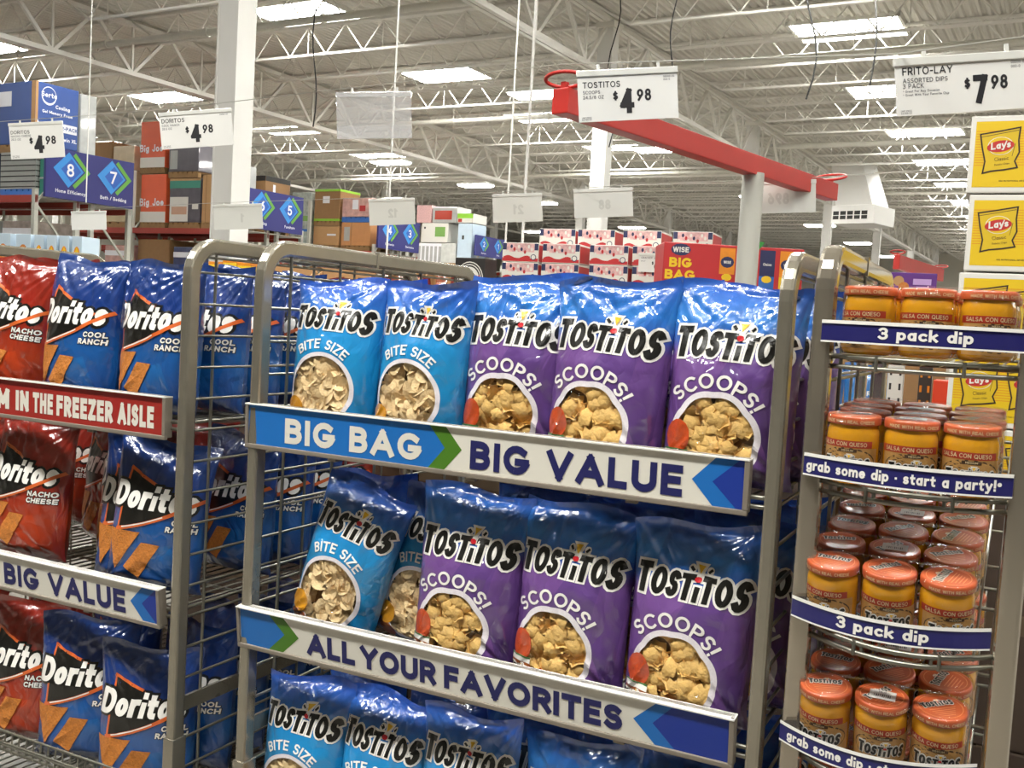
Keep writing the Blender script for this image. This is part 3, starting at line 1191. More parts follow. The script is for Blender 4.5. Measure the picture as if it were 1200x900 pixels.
def wrap_mesh(n, pitch):
    """shrink wrap stretched round a row of n jars"""
    mb = MB()
    R = .0428
    L = (n - 1) * pitch / 2
    ring = []
    for k in range(13):
        a = -pi / 2 + pi * k / 12
        ring.append((L + R * cos(a), R * sin(a)))
    top = []
    for k in range(9):
        t = 1 - 2 * k / 8
        top.append((L * t, R - .004 * (1 - cos(2 * pi * t * (n - 1) / 2)) / 2))
    ring += top[1:-1]
    ring += [(-x, -y) for x, y in ring]
    N = len(ring)
    prof = [(.97, .004), (1.0, .02), (1.0, .085), (1.005, .105), (.97, .1105), (.55, .1100)]
    v = []
    for s_, z in prof:
        v += [(x * (1 if s_ > .6 else .93), y * s_, z + (.0006 * sin(x * 160 + y * 90))) for x, y in ring]
    f = []
    for i in range(len(prof) - 1):
        for k in range(N):
            f.append((i * N + k, i * N + (k + 1) % N, (i + 1) * N + (k + 1) % N, (i + 1) * N + k))
    mb.add(v, f, WRAP, True)
    return mb

# ------------------------------------------------------------------ stocking carts
STEEL = nmat('cart_steel', '#a09a8b', .25, .72, .10, 30)
WIRE = nmat('wire_zinc', '#8b897e', .34, .85, .08, 40)
CHROME = nmat('chrome', '#b5ac9c', .13, .80, .05, 12)
RUBBER = nmat('caster_rubber', '#26241f', .7)
ALU = nmat('sign_frame', '#8d8478', .45, .35, .06)
EDGE = nmat('sign_edge_white', '#e8e6e0', .35)
SWHITE = nmat('sign_white', '#d9d5c9', .45, var=.02)
SBLUE = nmat('sign_blue', '#1468b5', .42, var=.03)
SDARK = nmat('sign_deep_blue', '#14328f', .42, var=.03)
SGREEN = nmat('sign_green', '#46761c', .42, var=.03)
SRED = nmat('sign_red', '#99261f', .42, var=.05, scale=12)
MAKER = nmat('maker_red', '#c1362d', .5)


def u_path(y0, y1, zt, r, z0=.12, n=7):
    P, N = [], []
    for z in (z0, zt - r):
        P.append((y0, z)); N.append((-1, 0))
    for k in range(1, n + 1):
        a = pi - (pi / 2) * k / n
        P.append((y0 + r + r * cos(a), zt - r + r * sin(a))); N.append((cos(a), sin(a)))
    for k in range(0, n + 1):
        a = pi / 2 - (pi / 2) * k / n
        P.append((y1 - r + r * cos(a), zt - r + r * sin(a))); N.append((cos(a), sin(a)))
    P.append((y1, z0)); N.append((1, 0))
    return P, N


def cart(label, x0, x1, y0, y1, zt, shelves, tube_w=.025, tube_h=.036, r=.07, post=STEEL, bow=0, lip=None, maker=True, rods=None, vert=None):
    """x0, x1 = outer faces of the two side frames, y0, y1 = front and back faces"""
    root = empty('stocking_cart', ((x0 + x1) / 2, (y0 + y1) / 2, 0))
    tag(root, label, 'cart')
    ox, oy = (x0 + x1) / 2, (y0 + y1) / 2
    for xs, inner in ((x0 + tube_w / 2, 1), (x1 - tube_w / 2, -1)):
        P, N = u_path(y0 + tube_h / 2 - oy, y1 - tube_h / 2 - oy, zt - tube_h / 2, r)
        mb = MB()
        mb.sweep([(xs - ox, p[0], p[1]) for p in P], [(0, n[0], n[1]) for n in N], (1, 0, 0), tube_w, tube_h, post)
        # joint ferrule half way along the top, lower sleeves, flat stiffener
        mb.box(xs - ox - tube_w * .54, xs - ox + tube_w * .54, -.06, -.052, zt - tube_h - .001, zt + .001, post)
        for yy in (y0 + tube_h / 2 - oy, y1 - tube_h / 2 - oy):
            mb.box(xs - ox - tube_w / 2 - .003, xs - ox + tube_w / 2 + .003, yy - tube_h / 2 - .003, yy + tube_h / 2 + .003, .12, .602, post, .003)
        mb.box(xs - ox - .004, xs - ox + .004, y0 + tube_h - oy, y1 - tube_h - oy, .655, .69, post)
        fr = mb.build('side_frame', root)
        wb = MB()
        xw = xs - ox
        for z in rods:
            wb.tube([(xw, y0 + tube_h * .9 - oy, z), (xw, y1 - tube_h * .9 - oy, z)], .0033, WIRE, 6)
        for y in vert:
            wb.tube([(xw + .006 * inner, y - oy, .2), (xw + .006 * inner, y - oy, zt - tube_h)], .0036, WIRE, 6)
        wb.build('wire_panel', fr)
        if maker and inner == -1:
            lb = MB()
            ly = y0 + .12 - oy
            fx = xs - ox + inner * tube_w / 2
            yl = [(ly, ly + .085)]
            f = lambda a, b, o: (fx + inner * o, a if inner > 0 else a, b)
            lb.decal(rect2d(ly, ly + .085, zt - tube_h + .004, zt - .004), f, EDGE, .0006)
            lb.decal(rect2d(ly + .004, ly + .081, zt - tube_h + .009, zt - .009), f, MAKER, .0009)
            lb.decal(text2d('cannon', ly + .01, zt - tube_h + .014, .011, .2, .15, 1.1), f, EDGE, .0012)
            lb.build('maker_label', fr)['label'] = 'white and red maker label'
    for (z, slope) in shelves:
        sb = MB()
        w = (x1 - x0) / 2 - tube_w
        dd = (y1 - y0) / 2 - .02
        zz = lambda y: z + (y + dd) * slope

        def fy(x):
            return -dd - .0 - bow * max(0, 1 - (x / w) ** 2)
        nx = max(10, int(w * 2 / .032))
        front = [(x, fy(x), zz(fy(x))) for x in [-w + 2 * w * k / 16 for k in range(17)]]
        sb.tube(front, .0045, WIRE, 6)
        sb.tube([(p[0], p[1], p[2] - .016) for p in front], .0045, WIRE, 6)
        sb.tube([(-w, dd, zz(dd)), (w, dd, zz(dd))], .0045, WIRE, 6)
        for x in (-w, w):
            sb.tube([(x, -dd, zz(-dd)), (x, dd, zz(dd))], .0045, WIRE, 6)
        for k in range(1, nx):
            x = -w + 2 * w * k / nx
            sb.tube([(x, fy(x), zz(fy(x)) - .004), (x, dd, zz(dd) - .004)], .0025, WIRE, 5)
        for y in (-dd * .5, 0, dd * .5):
            sb.tube([(-w, y, zz(y) - .009), (w, y, zz(y) - .009)], .0036, WIRE, 6)
        for x in (-w * .42, w * .42):
            for e in (-.006, .006):
                y = fy(x)
                sb.tube([(x + e, y, zz(y) + .004), (x + e, y - .002, zz(y) - .02)], .0032, WIRE, 6)
        sb.build('shelf', root)
    if lip:
        lb = MB()
        w = (x1 - x0) / 2 - tube_w
        yl = y0 + .004 - oy
        for z in (lip, lip - .028, lip - .034):
            lb.tube([(-w, yl - .003 * (z < lip), z), (w, yl - .003 * (z < lip), z)], .003, WIRE, 6)
        for k in range(int(2 * w / .026)):
            x = -w + .013 + k * .026
            lb.tube([(x, yl + .03, lip - .03), (x, yl + .004, lip + .001), (x, yl, lip + .002), (x, yl - .004, lip - .05)], .0022, WIRE, 5)
        lb.build('front_lip', root)
    bb = MB()
    w, dd = (x1 - x0) / 2, (y1 - y0) / 2
    bb.box(-w, w, -dd, -dd + .03, .12, .16, post)
    bb.box(-w, w, dd - .03, dd, .12, .16, post)
    for x in (-w, w - .03):
        bb.box(x, x + .03, -dd, dd, .12, .16, post)
    bb.build('base', root)
    for sx in (-1, 1):
        for sy in (-1, 1):
            cb = MB(Matrix.Translation((sx * (w - .03), sy * (dd - .05), 0)))
            cb.tube([(-.012, 0, .05), (.012, 0, .05)], .05, RUBBER, 16)
            cb.box(-.02, -.014, -.02, .02, .05, .12, post)
            cb.box(.014, .02, -.02, .02, .05, .12, post)
            cb.build('caster', root)
    return root


RODS = [1.697] + [1.662 - .0715 * k for k in range(20)]
VERT = [1.80, 1.98, 2.16, 2.34, 2.52]
ZS = (1.322, .892, .445)
cart('wide wire stocking cart holding the blue and purple tortilla chip bags in the middle', -1.474, -.345, 1.70, 2.66, 1.740,
     [(z, 0) for z in ZS] + [(.18, 0)], rods=RODS, vert=VERT)
cart('stocking cart of red and royal blue chip bags with the red freezer aisle sign', -2.985, -1.654, 1.70, 2.66, 1.740,
     [(z, 0) for z in ZS] + [(.18, 0)], rods=RODS, vert=VERT, lip=.487)
DS = [(1.568, 0), (1.364, .035), (1.124, .19), (.918, .19), (.70, .19)]
cart('narrow chrome rack holding the jars of cheese dip', -.314, .026, 1.70, 2.50, 1.752, DS, tube_w=.034, tube_h=.034, r=.06, post=CHROME,
     bow=.045, maker=False, rods=[1.71, 1.665, 1.60, 1.525, 1.45, 1.375, 1.30, 1.225, 1.15, 1.075, 1.0, .925, .85, .775, .70, .6, .5, .4, .3], vert=[1.88, 2.1, 2.32])


# ------------------------------------------------------------------ shelf signs
def shelf_sign(label, x0, x1, z0, z1, paint, tilt=0.0, edge=EDGE):
    L, H = x1 - x0, z1 - z0
    root = empty('shelf_sign', (x0, 1.702, z0), rot=(tilt, 0, 0))
    tag(root, label, 'sign')
    fb = MB()
    fb.box(0, L, .004, .02, .004, H, ALU, .002)
    fb.box(0, L, -.004, .006, 0, .0095, ALU, .002)
    fb.box(0, .007, -.004, .006, .0095, H, ALU, .0015)
    fb.box(L - .009, L, -.004, .006, .0095, H, ALU, .0015)
    fb.box(0, L, -.005, .02, H - .0025, H, edge)
    for k in (.2, .5, .8):
        fb.box(L * k, L * k + .02, .0, .012, -.006, .001, ALU)
    fb.build('frame', root)
    pb = MB()
    pb.box(.007, L - .009, .001, .004, .0095, H - .0025, SWHITE)
    paint(pb, face_y(.001), L, H)
    pb.build('panel', root)
    return root


def clip(pts):
    return pts


def big_bag(pb, f, L, H, x0=-1.479):
    X = lambda x: x - x0
    a, b = .0095, H - .0025
    mz = (a + b) / 2
    S = lambda q, m, o: pb.decal([q], f, m, o)
    if x0 > -1.6:
        S([(X(-1.472), a), (X(-1.022), a), (X(-.986), mz), (X(-1.022), b), (X(-1.472), b)], SBLUE, .0004)
        S([(X(-1.022), a), (X(-.985), a), (X(-.948), mz), (X(-.985), b), (X(-1.022), b), (X(-.985), mz)][:3] + [(X(-.986), mz)], SGREEN, .0004)
        S([(X(-.986), mz), (X(-.948), mz), (X(-.985), b), (X(-1.022), b)], SGREEN, .0004)
        pb.decal(text2d('BIG BAG', 0, 0, .053, .245, .15, 1.12, 0, 0, 'l', None), lambda u, v, o: f(X(-1.374) + u * .338 / BBW, .0155 + v + .004, o), SWHITE, .0010)
    pb.decal(text2d('BIG VALUE', 0, 0, .055, .25, .15, 1.12), lambda u, v, o: f(X(-.929) + u * .419 / BVW, .0155 + v + .002, o), NAVY, .0008)
    S([(X(-.453), b), (X(-.494), mz), (X(-.412), b)], SBLUE, .0004)
    S([(X(-.494), mz), (X(-.458), mz), (X(-.412), b)], SBLUE, .0004)
    S([(X(-.494), mz), (X(-.456), a), (X(-.415), a), (X(-.458), mz)], SBLUE, .0004)
    S([(X(-.458), mz), (X(-.415), a), (X(-.4035), a), (X(-.4035), b), (X(-.412), b)], SDARK, .0005)


def width2d(pl):
    xs = [p[0] for q in pl for p in q]
    return max(xs) - min(xs)


BBW = width2d(text2d('BIG BAG', 0, 0, .053, .245, .15, 1.12))
BVW = width2d(text2d('BIG VALUE', 0, 0, .055, .25, .15, 1.12))


def favorites(pb, f, L, H):
    X = lambda x: x + 1.476
    a, b = .0095, H - .0025
    mz = (a + b) / 2
    S = lambda q, m, o: pb.decal([q], f, m, o)
    S([(X(-1.468), a), (X(-1.392), a), (X(-1.349), mz), (X(-1.392), b), (X(-1.468), b)], SBLUE, .0004)
    S([(X(-1.392), a), (X(-1.354), a), (X(-1.311), mz), (X(-1.349), mz)], SGREEN, .0004)
    S([(X(-1.349), mz), (X(-1.311), mz), (X(-1.354), b), (X(-1.392), b)], SGREEN, .0004)
    for t, p, q in (('ALL', -1.291, -1.168), ('YOUR', -1.157, -.974), ('FAVORITES', -.958, -.589)):
        pl = text2d(t, 0, 0, .048, .26, .10, 1.08)
        k = (q - p) / width2d(pl)
        mn = min(u for r in pl for u, v in r)
        pb.decal(pl, lambda u, v, o: f(X(p) + (u - mn) * k, .019 + v, o), NAVY, .0008)
    S([(X(-.525), b), (X(-.569), mz), (X(-.495), b)], SBLUE, .0004)
    S([(X(-.569), mz), (X(-.533), mz), (X(-.495), b)], SBLUE, .0004)
    S([(X(-.569), mz), (X(-.528), a), (X(-.492), a), (X(-.533), mz)], SBLUE, .0004)
    S([(X(-.533), mz), (X(-.492), a), (X(-.397), a), (X(-.397), b), (X(-.495), b)], SDARK, .0005)


def freezer(pb, f, L, H):
    pb.decal(rect2d(.007, L - .009, .0095, H - .0025), f, SRED, .0003)
    X = lambda x: x + 2.96
    for t, p, q in (('M', -2.283, -2.232), ('IN', -2.211, -2.162), ('THE', -2.149, -2.078), ('FREEZER', -2.066, -1.876), ('AISLE', -1.863, -1.748)):
        pl = text2d(t, 0, 0, .050, .26, .10, .72)
        k = (q - p) / width2d(pl)
        mn = min(u for r in pl for u, v in r)
        pb.decal(pl, lambda u, v, o: f(X(p) + (u - mn) * k, .0225 + v, o), SWHITE, .0008)


shelf_sign('long blue and white sign reading BIG BAG BIG VALUE below the upper bags', -1.479, -.395, 1.291, 1.387, big_bag, .03)
shelf_sign('long white sign reading ALL YOUR FAVORITES below the second row of bags', -1.476, -.388, .856, .948, favorites, .12)
shelf_sign('red shelf sign about the freezer aisle below the upper bags of the left cart', -2.96, -1.711, 1.281, 1.379, freezer, .02)
shelf_sign('white BIG VALUE sign with blue arrow tip on the lower shelf of the left cart', -2.96, -1.704, .849, .943,
           lambda pb, f, L, H: big_bag(pb, f, L, H, -2.96 + 1.304), .10)


# ------------------------------------------------------------------ bags
PROTO = {}
NV = {'scoop': 3, 'bite': 3, 'ranch': 3, 'nacho': 2}


def bag(kind, var, x, y, z, label, yaw=0, roll=0, lean=-.05, group=None):
    key = (kind, var)
    rot = (lean, roll, yaw)
    if key not in PROTO:
        if kind == 'scoop':
            o = tostitos_bag('scoop', 3 + var, .248, .354, .118, label)
        elif kind == 'bite':
            o = tostitos_bag('bite', 21 + var, .226, .334, .112, label)
        else:
            o = doritos_bag(kind, 40 + var + (10 if kind == 'nacho' else 0), .252, .358, .112, label)
        o.location, o.rotation_euler = (x, y, z), rot
        PROTO[key] = o
    else:
        o = copy_tree(PROTO[key], None, (x, y, z), rot)
        o['label'] = label
    o['group'] = group or {'scoop': 'purple scoop chip bags', 'bite': 'light blue bite size chip bags', 'ranch': 'royal blue ranch chip bags', 'nacho': 'red nacho chip bags'}[kind]
    return o


S1, S2, S3 = (z + .006 for z in ZS)
# middle cart, front row of the top shelf
bag('bite', 0, -1.32, 1.792, S1, 'light blue bite size bag on the top shelf beside the left frame', .05, .01)
bag('bite', 1, -1.105, 1.792, S1, 'light blue bite size bag on the top shelf, next to the first purple bag', -.04, .03)
bag('scoop', 0, -.893, 1.815, S1, 'purple scoops bag on the top shelf, nearest to the light blue bags', .04, .0)
bag('scoop', 1, -.695, 1.785, S1, 'purple scoops bag on the top shelf, second from the right frame', -.03, .03)
bag('scoop', 2, -.462, 1.79, S1, 'purple scoops bag on the top shelf touching the right frame', .02, .02)
# second shelf
bag('bite', 2, -1.305, 1.80, S2, 'light blue bite size bag leaning over on the second shelf beside the left frame', .05, .24, -.04)
bag('bite', 1, -1.115, 1.86, S2 - .005, 'light blue bite size bag tucked behind the first purple bag of the second shelf', .0, .18, -.04)
bag('scoop', 2, -.962, 1.785, S2, 'purple scoops bag on the second shelf beside the light blue bags', .06, .02)
bag('scoop', 0, -.740, 1.79, S2, 'purple scoops bag in the middle of the second shelf above the word FAVORITES', -.02, .02)
bag('scoop', 1, -.505, 1.785, S2, 'purple scoops bag on the second shelf touching the right frame', .02, .02)
# bottom shelf
bag('bite', 0, -1.352, 1.785, S3, 'light blue bite size bag on the bottom shelf beside the left frame', .04, .02)
bag('bite', 2, -1.150, 1.79, S3, 'light blue bite size bag on the bottom shelf, second from the left frame', .0, .02)
bag('bite', 1, -.948, 1.79, S3 + .015, 'light blue bite size bag on the bottom shelf, third from the left frame', .03, .02)
bag('scoop', 1, -.715, 1.83, S3 - .02, 'bag on the bottom shelf below the word FAVORITES, only its top showing', .02, .0)
bag('scoop', 2, -.480, 1.86, S3 - .03, 'bag on the bottom shelf beside the right frame, half hidden by the white sign', .02, .0)
# rows behind
xs = (-1.315, -1.10, -.880, -.670, -.455)
kd = ('bite', 'bite', 'scoop', 'scoop', 'scoop')
for z, nm, dz in ((S1, 'top shelf', .0), (S2, 'second shelf', 0), (S3, 'bottom shelf', -.02)):
    for r in (1, 2, 3):
        for i, x in enumerate(xs):
            if r > 1 and i < 4:
                continue
            if r == 1 and i == 1 and z == S2:
                continue
            w = 'second' if r == 1 else ('third' if r == 2 else 'fourth')
            c = ('light blue', 'light blue', 'purple', 'purple', 'purple')[i]
            p = ('by the left frame', 'second from left frame', 'middle', 'second from right frame', 'by the right frame')[i]
            bag(kd[i], (i + r) % 3, x + (.02 if r == 1 else 0), 1.80 + .128 * r, z + dz + (.012 if i == 2 else 0), '%s bag, %s row of %s, %s' % (c, w, nm, p), .03 * (i - 2), .02 * ((i + r) % 3 - 1))

# left cart
bag('nacho', 0, -2.600, 1.80, S1, 'red nacho bag at the far left of the top shelf, left cart')
bag('nacho', 1, -2.365, 1.81, S1, 'red nacho bag on the top shelf beside a royal blue bag, left cart', .05, .08)
bag('ranch', 0, -2.090, 1.792, S1, 'royal blue ranch bag on the top shelf beside the red bags, left cart', .02, .0)
bag('ranch', 1, -1.838, 1.80, S1, 'royal blue ranch bag on the top shelf touching the right frame of the left cart', -.02, .0)
bag('nacho', 0, -2.470, 1.80, S2, 'red nacho bag at the left edge of the second shelf, left cart', .0, .0)
bag('nacho', 1, -2.262, 1.79, S2 + .02, 'whole red nacho bag on the second shelf above BIG VALUE, left cart', .12, .03)
bag('nacho', 0, -2.22, 2.02, S2 + .02, 'red nacho bag set back in the shade of the second shelf, left cart', -.2, .0)
bag('nacho', 1, -2.04, 1.925, S2 + .01, 'red nacho bag partly covered by the royal blue bags of the second shelf, left cart', .0, .05)
bag('ranch', 2, -1.925, 1.84, S2 - .005, 'royal blue ranch bag squeezed between red bag and front blue bag, left cart second shelf', .3, .07)
bag('ranch', 0, -1.835, 1.80, S2 + .005, 'royal blue ranch bag at the front of the second shelf against the frame, left cart', .35, .07)
bag('nacho', 0, -2.255, 1.79, S3 - .01, 'red nacho bag on the bottom shelf behind the wire lip, left cart', .2, .0)
bag('ranch', 1, -2.035, 1.785, S3 - .01, 'royal blue ranch bag on the bottom shelf beside the red one, left cart', .45, .02)
bag('ranch', 2, -1.83, 1.79, S3 - .045, 'royal blue ranch bag on the bottom shelf against the frame, left cart', .45, .02)
bag('nacho', 1, -2.50, 1.80, S3, 'red nacho bag at the left edge of the bottom shelf, left cart', .0, .0)
for z, nm in ((S1, 'top shelf'), (S2, 'second shelf'), (S3, 'bottom shelf')):
    for r in range(1, 6):
        k = 'ranch' if r < 5 else 'nacho'
        if z == S2 and r == 1:
            continue
        bag(k, r % 2, -1.826 + .012 * (r % 2), 1.80 + .138 * r, z - (.02 if z == S3 else 0),
            '%s bag, %s back along the right frame, %s of left cart' % ('royal blue' if k == 'ranch' else 'red nacho', ('second', 'third', 'fourth', 'fifth', 'sixth')[r - 1], nm), -.08 + .04 * r, 0)
for z, nm in ((S1, 'top shelf'), (S3, 'bottom shelf')):
    for i, (k, x) in enumerate((('ranch', -2.08), ('nacho', -2.34))):
        bag(k, (i + 1) % 2, x, 1.945, z, '%s bag right behind the front %s bag, %s of the left cart' % (('royal blue ranch', 'red nacho')[i], ('blue', 'red')[i], nm))

for i, (x, k) in enumerate(((-2.80, 'nacho'), (-2.56, 'nacho'), (-2.32, 'nacho'), (-2.07, 'nacho'))):
    bag(k, i % 2, x, 2.17, S2 + .005, 'red nacho bag deep on the second shelf, %s of the rear row' % ('leftmost', 'second', 'third', 'rightmost')[i], .05 * i)

# ------------------------------------------------------------------ jars
PITCH = .0865
JX = {0: -.143, 1: -.150, 2: -.166, 3: -.162, 4: -.165}


def pack(x, y, z, tilt, label, v):
    if v in PKS:
        r = copy_tree(PKS[v], None, (x, y, z), (tilt, 0, radians(1.5)))
    else:
        r = empty('jar_pack', (x, y, z), rot=(tilt, 0, radians(1.5)))
        for k, (ry, st) in enumerate((((-.25, 0), (.12, 0), (.35, 0)), ((-.1, 0), (.2, 1), (.05, 0)))[v]):
            j = dip_jar(ry, st)
            j.parent = r
            j.location = ((k - 1) * PITCH, 0, 0)
        wrap_mesh(3, PITCH).build('shrink_wrap', r)
        PKS[v] = r
    tag(r, label, 'jars', 'shrink wrapped packs of three dip jars')
    return r


PKS = {}
rows = {0: 3, 1: 4, 2: 6, 3: 6, 4: 5}
nm = ['top shelf', 'second shelf', 'third shelf', 'fourth shelf', 'lowest shelf']
od = ['front', 'second', 'third', 'fourth', 'fifth', 'sixth']
for s in range(5):
    z, sl = DS[s]
    y0 = (1.735, 1.715, 1.732, 1.732, 1.73)[s]
    for r in range(rows[s]):
        y = y0 + r * .0885
        pack(JX[s] + (.004 * ((r * 7 + s) % 3 - 1) if r else 0), y, z + .006 + (y - 1.72) * sl, math.atan(sl),
             'pack of three orange lidded dip jars, %s row, %s of chrome rack' % (od[r], nm[s]), (r + s) % 2 if s != 2 else (0 if r == 0 else r % 2))


# ------------------------------------------------------------------ dark blue label strips along the bowed shelf fronts
STRIP = nmat('strip_navy', '#1d1c5e', .4, var=.03, coat=.3)


def strip(label, x0, x1, z0, z1, txt, tx0, tx1, h, bow):
    root = empty('label_strip', ((x0 + x1) / 2, 1.70, z0))
    tag(root, label, 'shelf label')
    w, H = (x1 - x0) / 2, z1 - z0

    def f(x, z, off):
        return (x, -.004 - off - bow * max(0, 1 - (x / w) ** 2) - .1 * (H - z) * 0, z)
    mb = MB()
    n = 24
    q = rect2d(-w, w, 0, H, n, 1)
    mb.decal(q, f, STRIP, 0, True)
    mb.decal([p[::-1] for p in q], f, STRIP, -.0015, True)
    pl = text2d(txt, 0, 0, h, .20, .09, 1.0, 0, 0, 'l', .01)
    mn = min(u for r in pl for u, v in r)
    k = (tx1 - tx0) / width2d(pl)
    mb.decal(pl, lambda u, v, o: f(tx0 - (x0 + x1) / 2 + (u - mn) * k, H * .25 + v, o), WHITE, .0009)
    mb.build('card', root)
    rb = MB()
    rb.decal(rect2d(-w, w, H - .0005, H + .005, n, 1), f, EDGE, .002, True)
    rb.build('holder_rail', root)['label'] = 'white plastic holder edge'
    rb = MB()
    rb.decal(rect2d(-w, w, -.0015, .0012, n, 1), f, EDGE, .002, True)
    rb.build('bottom_edge', root)
    return root


strip('navy strip reading 3 pack dip on the top shelf of the chrome rack', -.296, .0, 1.592, 1.621, '3 pack dip', -.207, -.071, .0185, .03)
strip('navy strip reading grab some dip start a party on the second shelf', -.308, -.001, 1.375, 1.405, 'grab some dip \u2022 start a party!*', -.303, -.016, .0175, .045)
strip('navy strip reading 3 pack dip on the third shelf, bowed forward', -.310, -.013, 1.141, 1.169, '3 pack dip', -.232, -.096, .0185, .065)
strip('navy strip reading grab some dip on the fourth shelf, bowed forward', -.314, -.016, .931, .958, 'grab some dip \u2022 start a party!*', -.300, -.022, .0165, .065)

# ------------------------------------------------------------------ hanging fixtures, pipes, heater
def hang_lamp():
    root = empty('hanging_light')
    mb = MB()
    mb.box(-.62, .62, -.28, .28, -.02, .05, LAMPH, .02)
    mb.box(-.45, .45, -.12, .12, .05, .11, LAMPH, .02)
    mb.build('housing', root)
    mb = MB()
    prof = [(-.60, -.02), (-.56, -.055), (-.50, -.075)]
    vs, fs = [], []
    ring = lambda w, d, z: [(w * cos(a) * (1 if abs(cos(a)) < .7 else .7 / abs(cos(a)) * 1.0) * 1.41 * .71, d * sin(a) * (1.41 * .71 if abs(sin(a)) < .7 else .7 / abs(sin(a))), z) for a in [2 * pi * i / 24 for i in range(24)]]
    R = [ring(.85, .36, -.02), ring(.82, .34, -.055), ring(.74, .30, -.075)]
    for r in R:
        vs += r
    for i in range(2):
        for k in range(24):
            fs.append((i * 24 + k, i * 24 + (k + 1) % 24, (i + 1) * 24 + (k + 1) % 24, (i + 1) * 24 + k))
    fs.append([48 + k for k in range(24)])
    mb.add(vs, fs, LAMPM)
    mb.build('diffuser', root)
    mb = MB()
    for x in (-.4, .4):
        mb.tube([(x, 0, .1), (x, 0, 1.75)], .006, FRAME, 4)
    mb.build('hanger_rods', root)
    return root


L0 = None
NTH = ('nearest', 'second', 'third', 'fourth', 'fifth', 'sixth', 'seventh', 'eighth', 'ninth', 'tenth', 'eleventh', 'twelfth')
for row, (a, bs) in enumerate(((-19.0, (25.6, 30.6, 35.5, 44.6, 52)), (-10.05, (18.4, 24.9, 34.2, 43.2, 51.2, 59, 68.2)), (-25.4, (34.6, 40.7, 47)), (-2.5, (7.0, 13.0)), (-3.4, (-.55,)), (-1.2, (-.55,)), (1.0, (-.55,)), (-5.6, (-.55,)))):  # front aisle lights are unseen, added to brighten the shelf fronts from above
    for i, b in enumerate(bs):
        loc = bw(a, b, 6.15)
        if L0 is None:
            L0 = hang_lamp()
            bpy.context.view_layer.update()
            L0.location, L0.rotation_euler = loc, (0, 0, BR)
            o = L0
        else:
            o = copy_tree(L0, None, loc, (0, 0, BR))
        where = ('above the far pallet racks', 'over the aisle behind the red beam', 'high over the racks at the far left', 'over the aisle behind the carts', 'added unseen over the left half of the front aisle', 'added unseen over the middle of the front aisle', 'added unseen over the right of the front aisle', 'added unseen over the far left of the front aisle')[row]
        tag(o, ('white glowing hanging light %s, %s of its line' % (where, NTH[i])) if len(bs) > 1 else 'white glowing hanging light ' + where, 'light fixture', 'hanging store lights')

PIPE = nmat('pipe_paint', '#cfccc0', .5)
for i, (a0, a1, b, z, r) in enumerate(((-44, -9.6, 15.2, 7.0, .07), (-44, -9.6, 24.4, 7.0, .07), (-8.4, 6, 20.6, 7.05, .08), (-8.4, 6, 30.2, 7.05, .08), (-44, -9.6, 34.4, 7.0, .07), (-8.4, 6, 40.5, 7.05, .08))):
    mb = MB()
    mb.tube([(a0, b, z), (a1, b, z)], r, PIPE, 10)
    for k in range(int((a1 - a0) / 3)):
        x = a0 + 1 + 3 * k
        mb.tube([(x - .03, b, z), (x + .03, b, z)], r * 1.3, PIPE, 10)
        mb.tube([(x, b, z + r), (x, b, 7.78)], .012, PIPE, 4)
    o = mb.build('sprinkler_pipe', rz=BR)
    side = 'left of' if a0 < -20 else 'right of'
    tag(o, 'white pipe under the roof joists %s the columns, %s from the carts' % (side, NTH[(0, 1, 0, 1, 2, 2)[i]]), 'pipe', 'roof pipes')

# ceiling heater with duct
GR = nmat('grille_dark', '#2d2d2a', .7)
root = empty('air_unit', bw(-7.0, 36.2, 5.38), BR - .25)
tag(root, 'pale boxy air unit hanging from the roof beside the red beam', 'air unit')
mb = MB()
mb.box(-.75, .75, -.8, .8, .0, .62, COLW, .02)
mb.build('cabinet', root)
mb = MB()
mb.box(-.7, .55, -.815, -.80, .15, .42, GR)
for k in range(6):
    mb.box(-.7 + k * .25 - .02, -.7 + k * .25 + .02, -.83, -.81, .15, .42, COLW)
mb.box(-.7, .55, -.83, -.81, .27, .29, COLW)
mb.build('grille', root)
mb = MB()
vs = [(-1.05, -.5, 2.1), (.05, -.5, 2.1), (.05, .6, 2.1), (-1.05, .6, 2.1), (-.7, -.65, .62), (.6, -.65, .62), (.6, .65, .62), (-.7, .65, .62)]
mb.add(vs, [(0, 1, 5, 4), (1, 2, 6, 5), (2, 3, 7, 6), (3, 0, 4, 7), (0, 3, 2, 1)], COLW)
mb.build('duct', root)

# black drop cords
CORD = nmat('black_cord', '#22211e', .6)
for i, (a, b, z0, w) in enumerate(((-11.6, 13.4, 4.6, .05), (-7.9, 17.2, 4.8, .08), (-6.3, 16.0, 5.1, .05), (-3.4, 13.3, 4.6, .10), (-2.6, 13.2, 4.7, .04))):
    mb = MB()
    P = [bw(a + w * sin(k * .8), b + w * .5 * cos(k * .5), z0 + (7.7 - z0) * k / 12) for k in range(13)]
    mb.tube(P, .012, CORD, 5)
    o = mb.build('power_cord')
    tag(o, 'thin black cord dangling from the roof, %s' % ('above the clear empty card holder', 'left of the red ring', 'right of the large price card for chips', 'above the dip price card', 'rightmost above the dip price card')[i], 'cord', 'dangling roof cords')

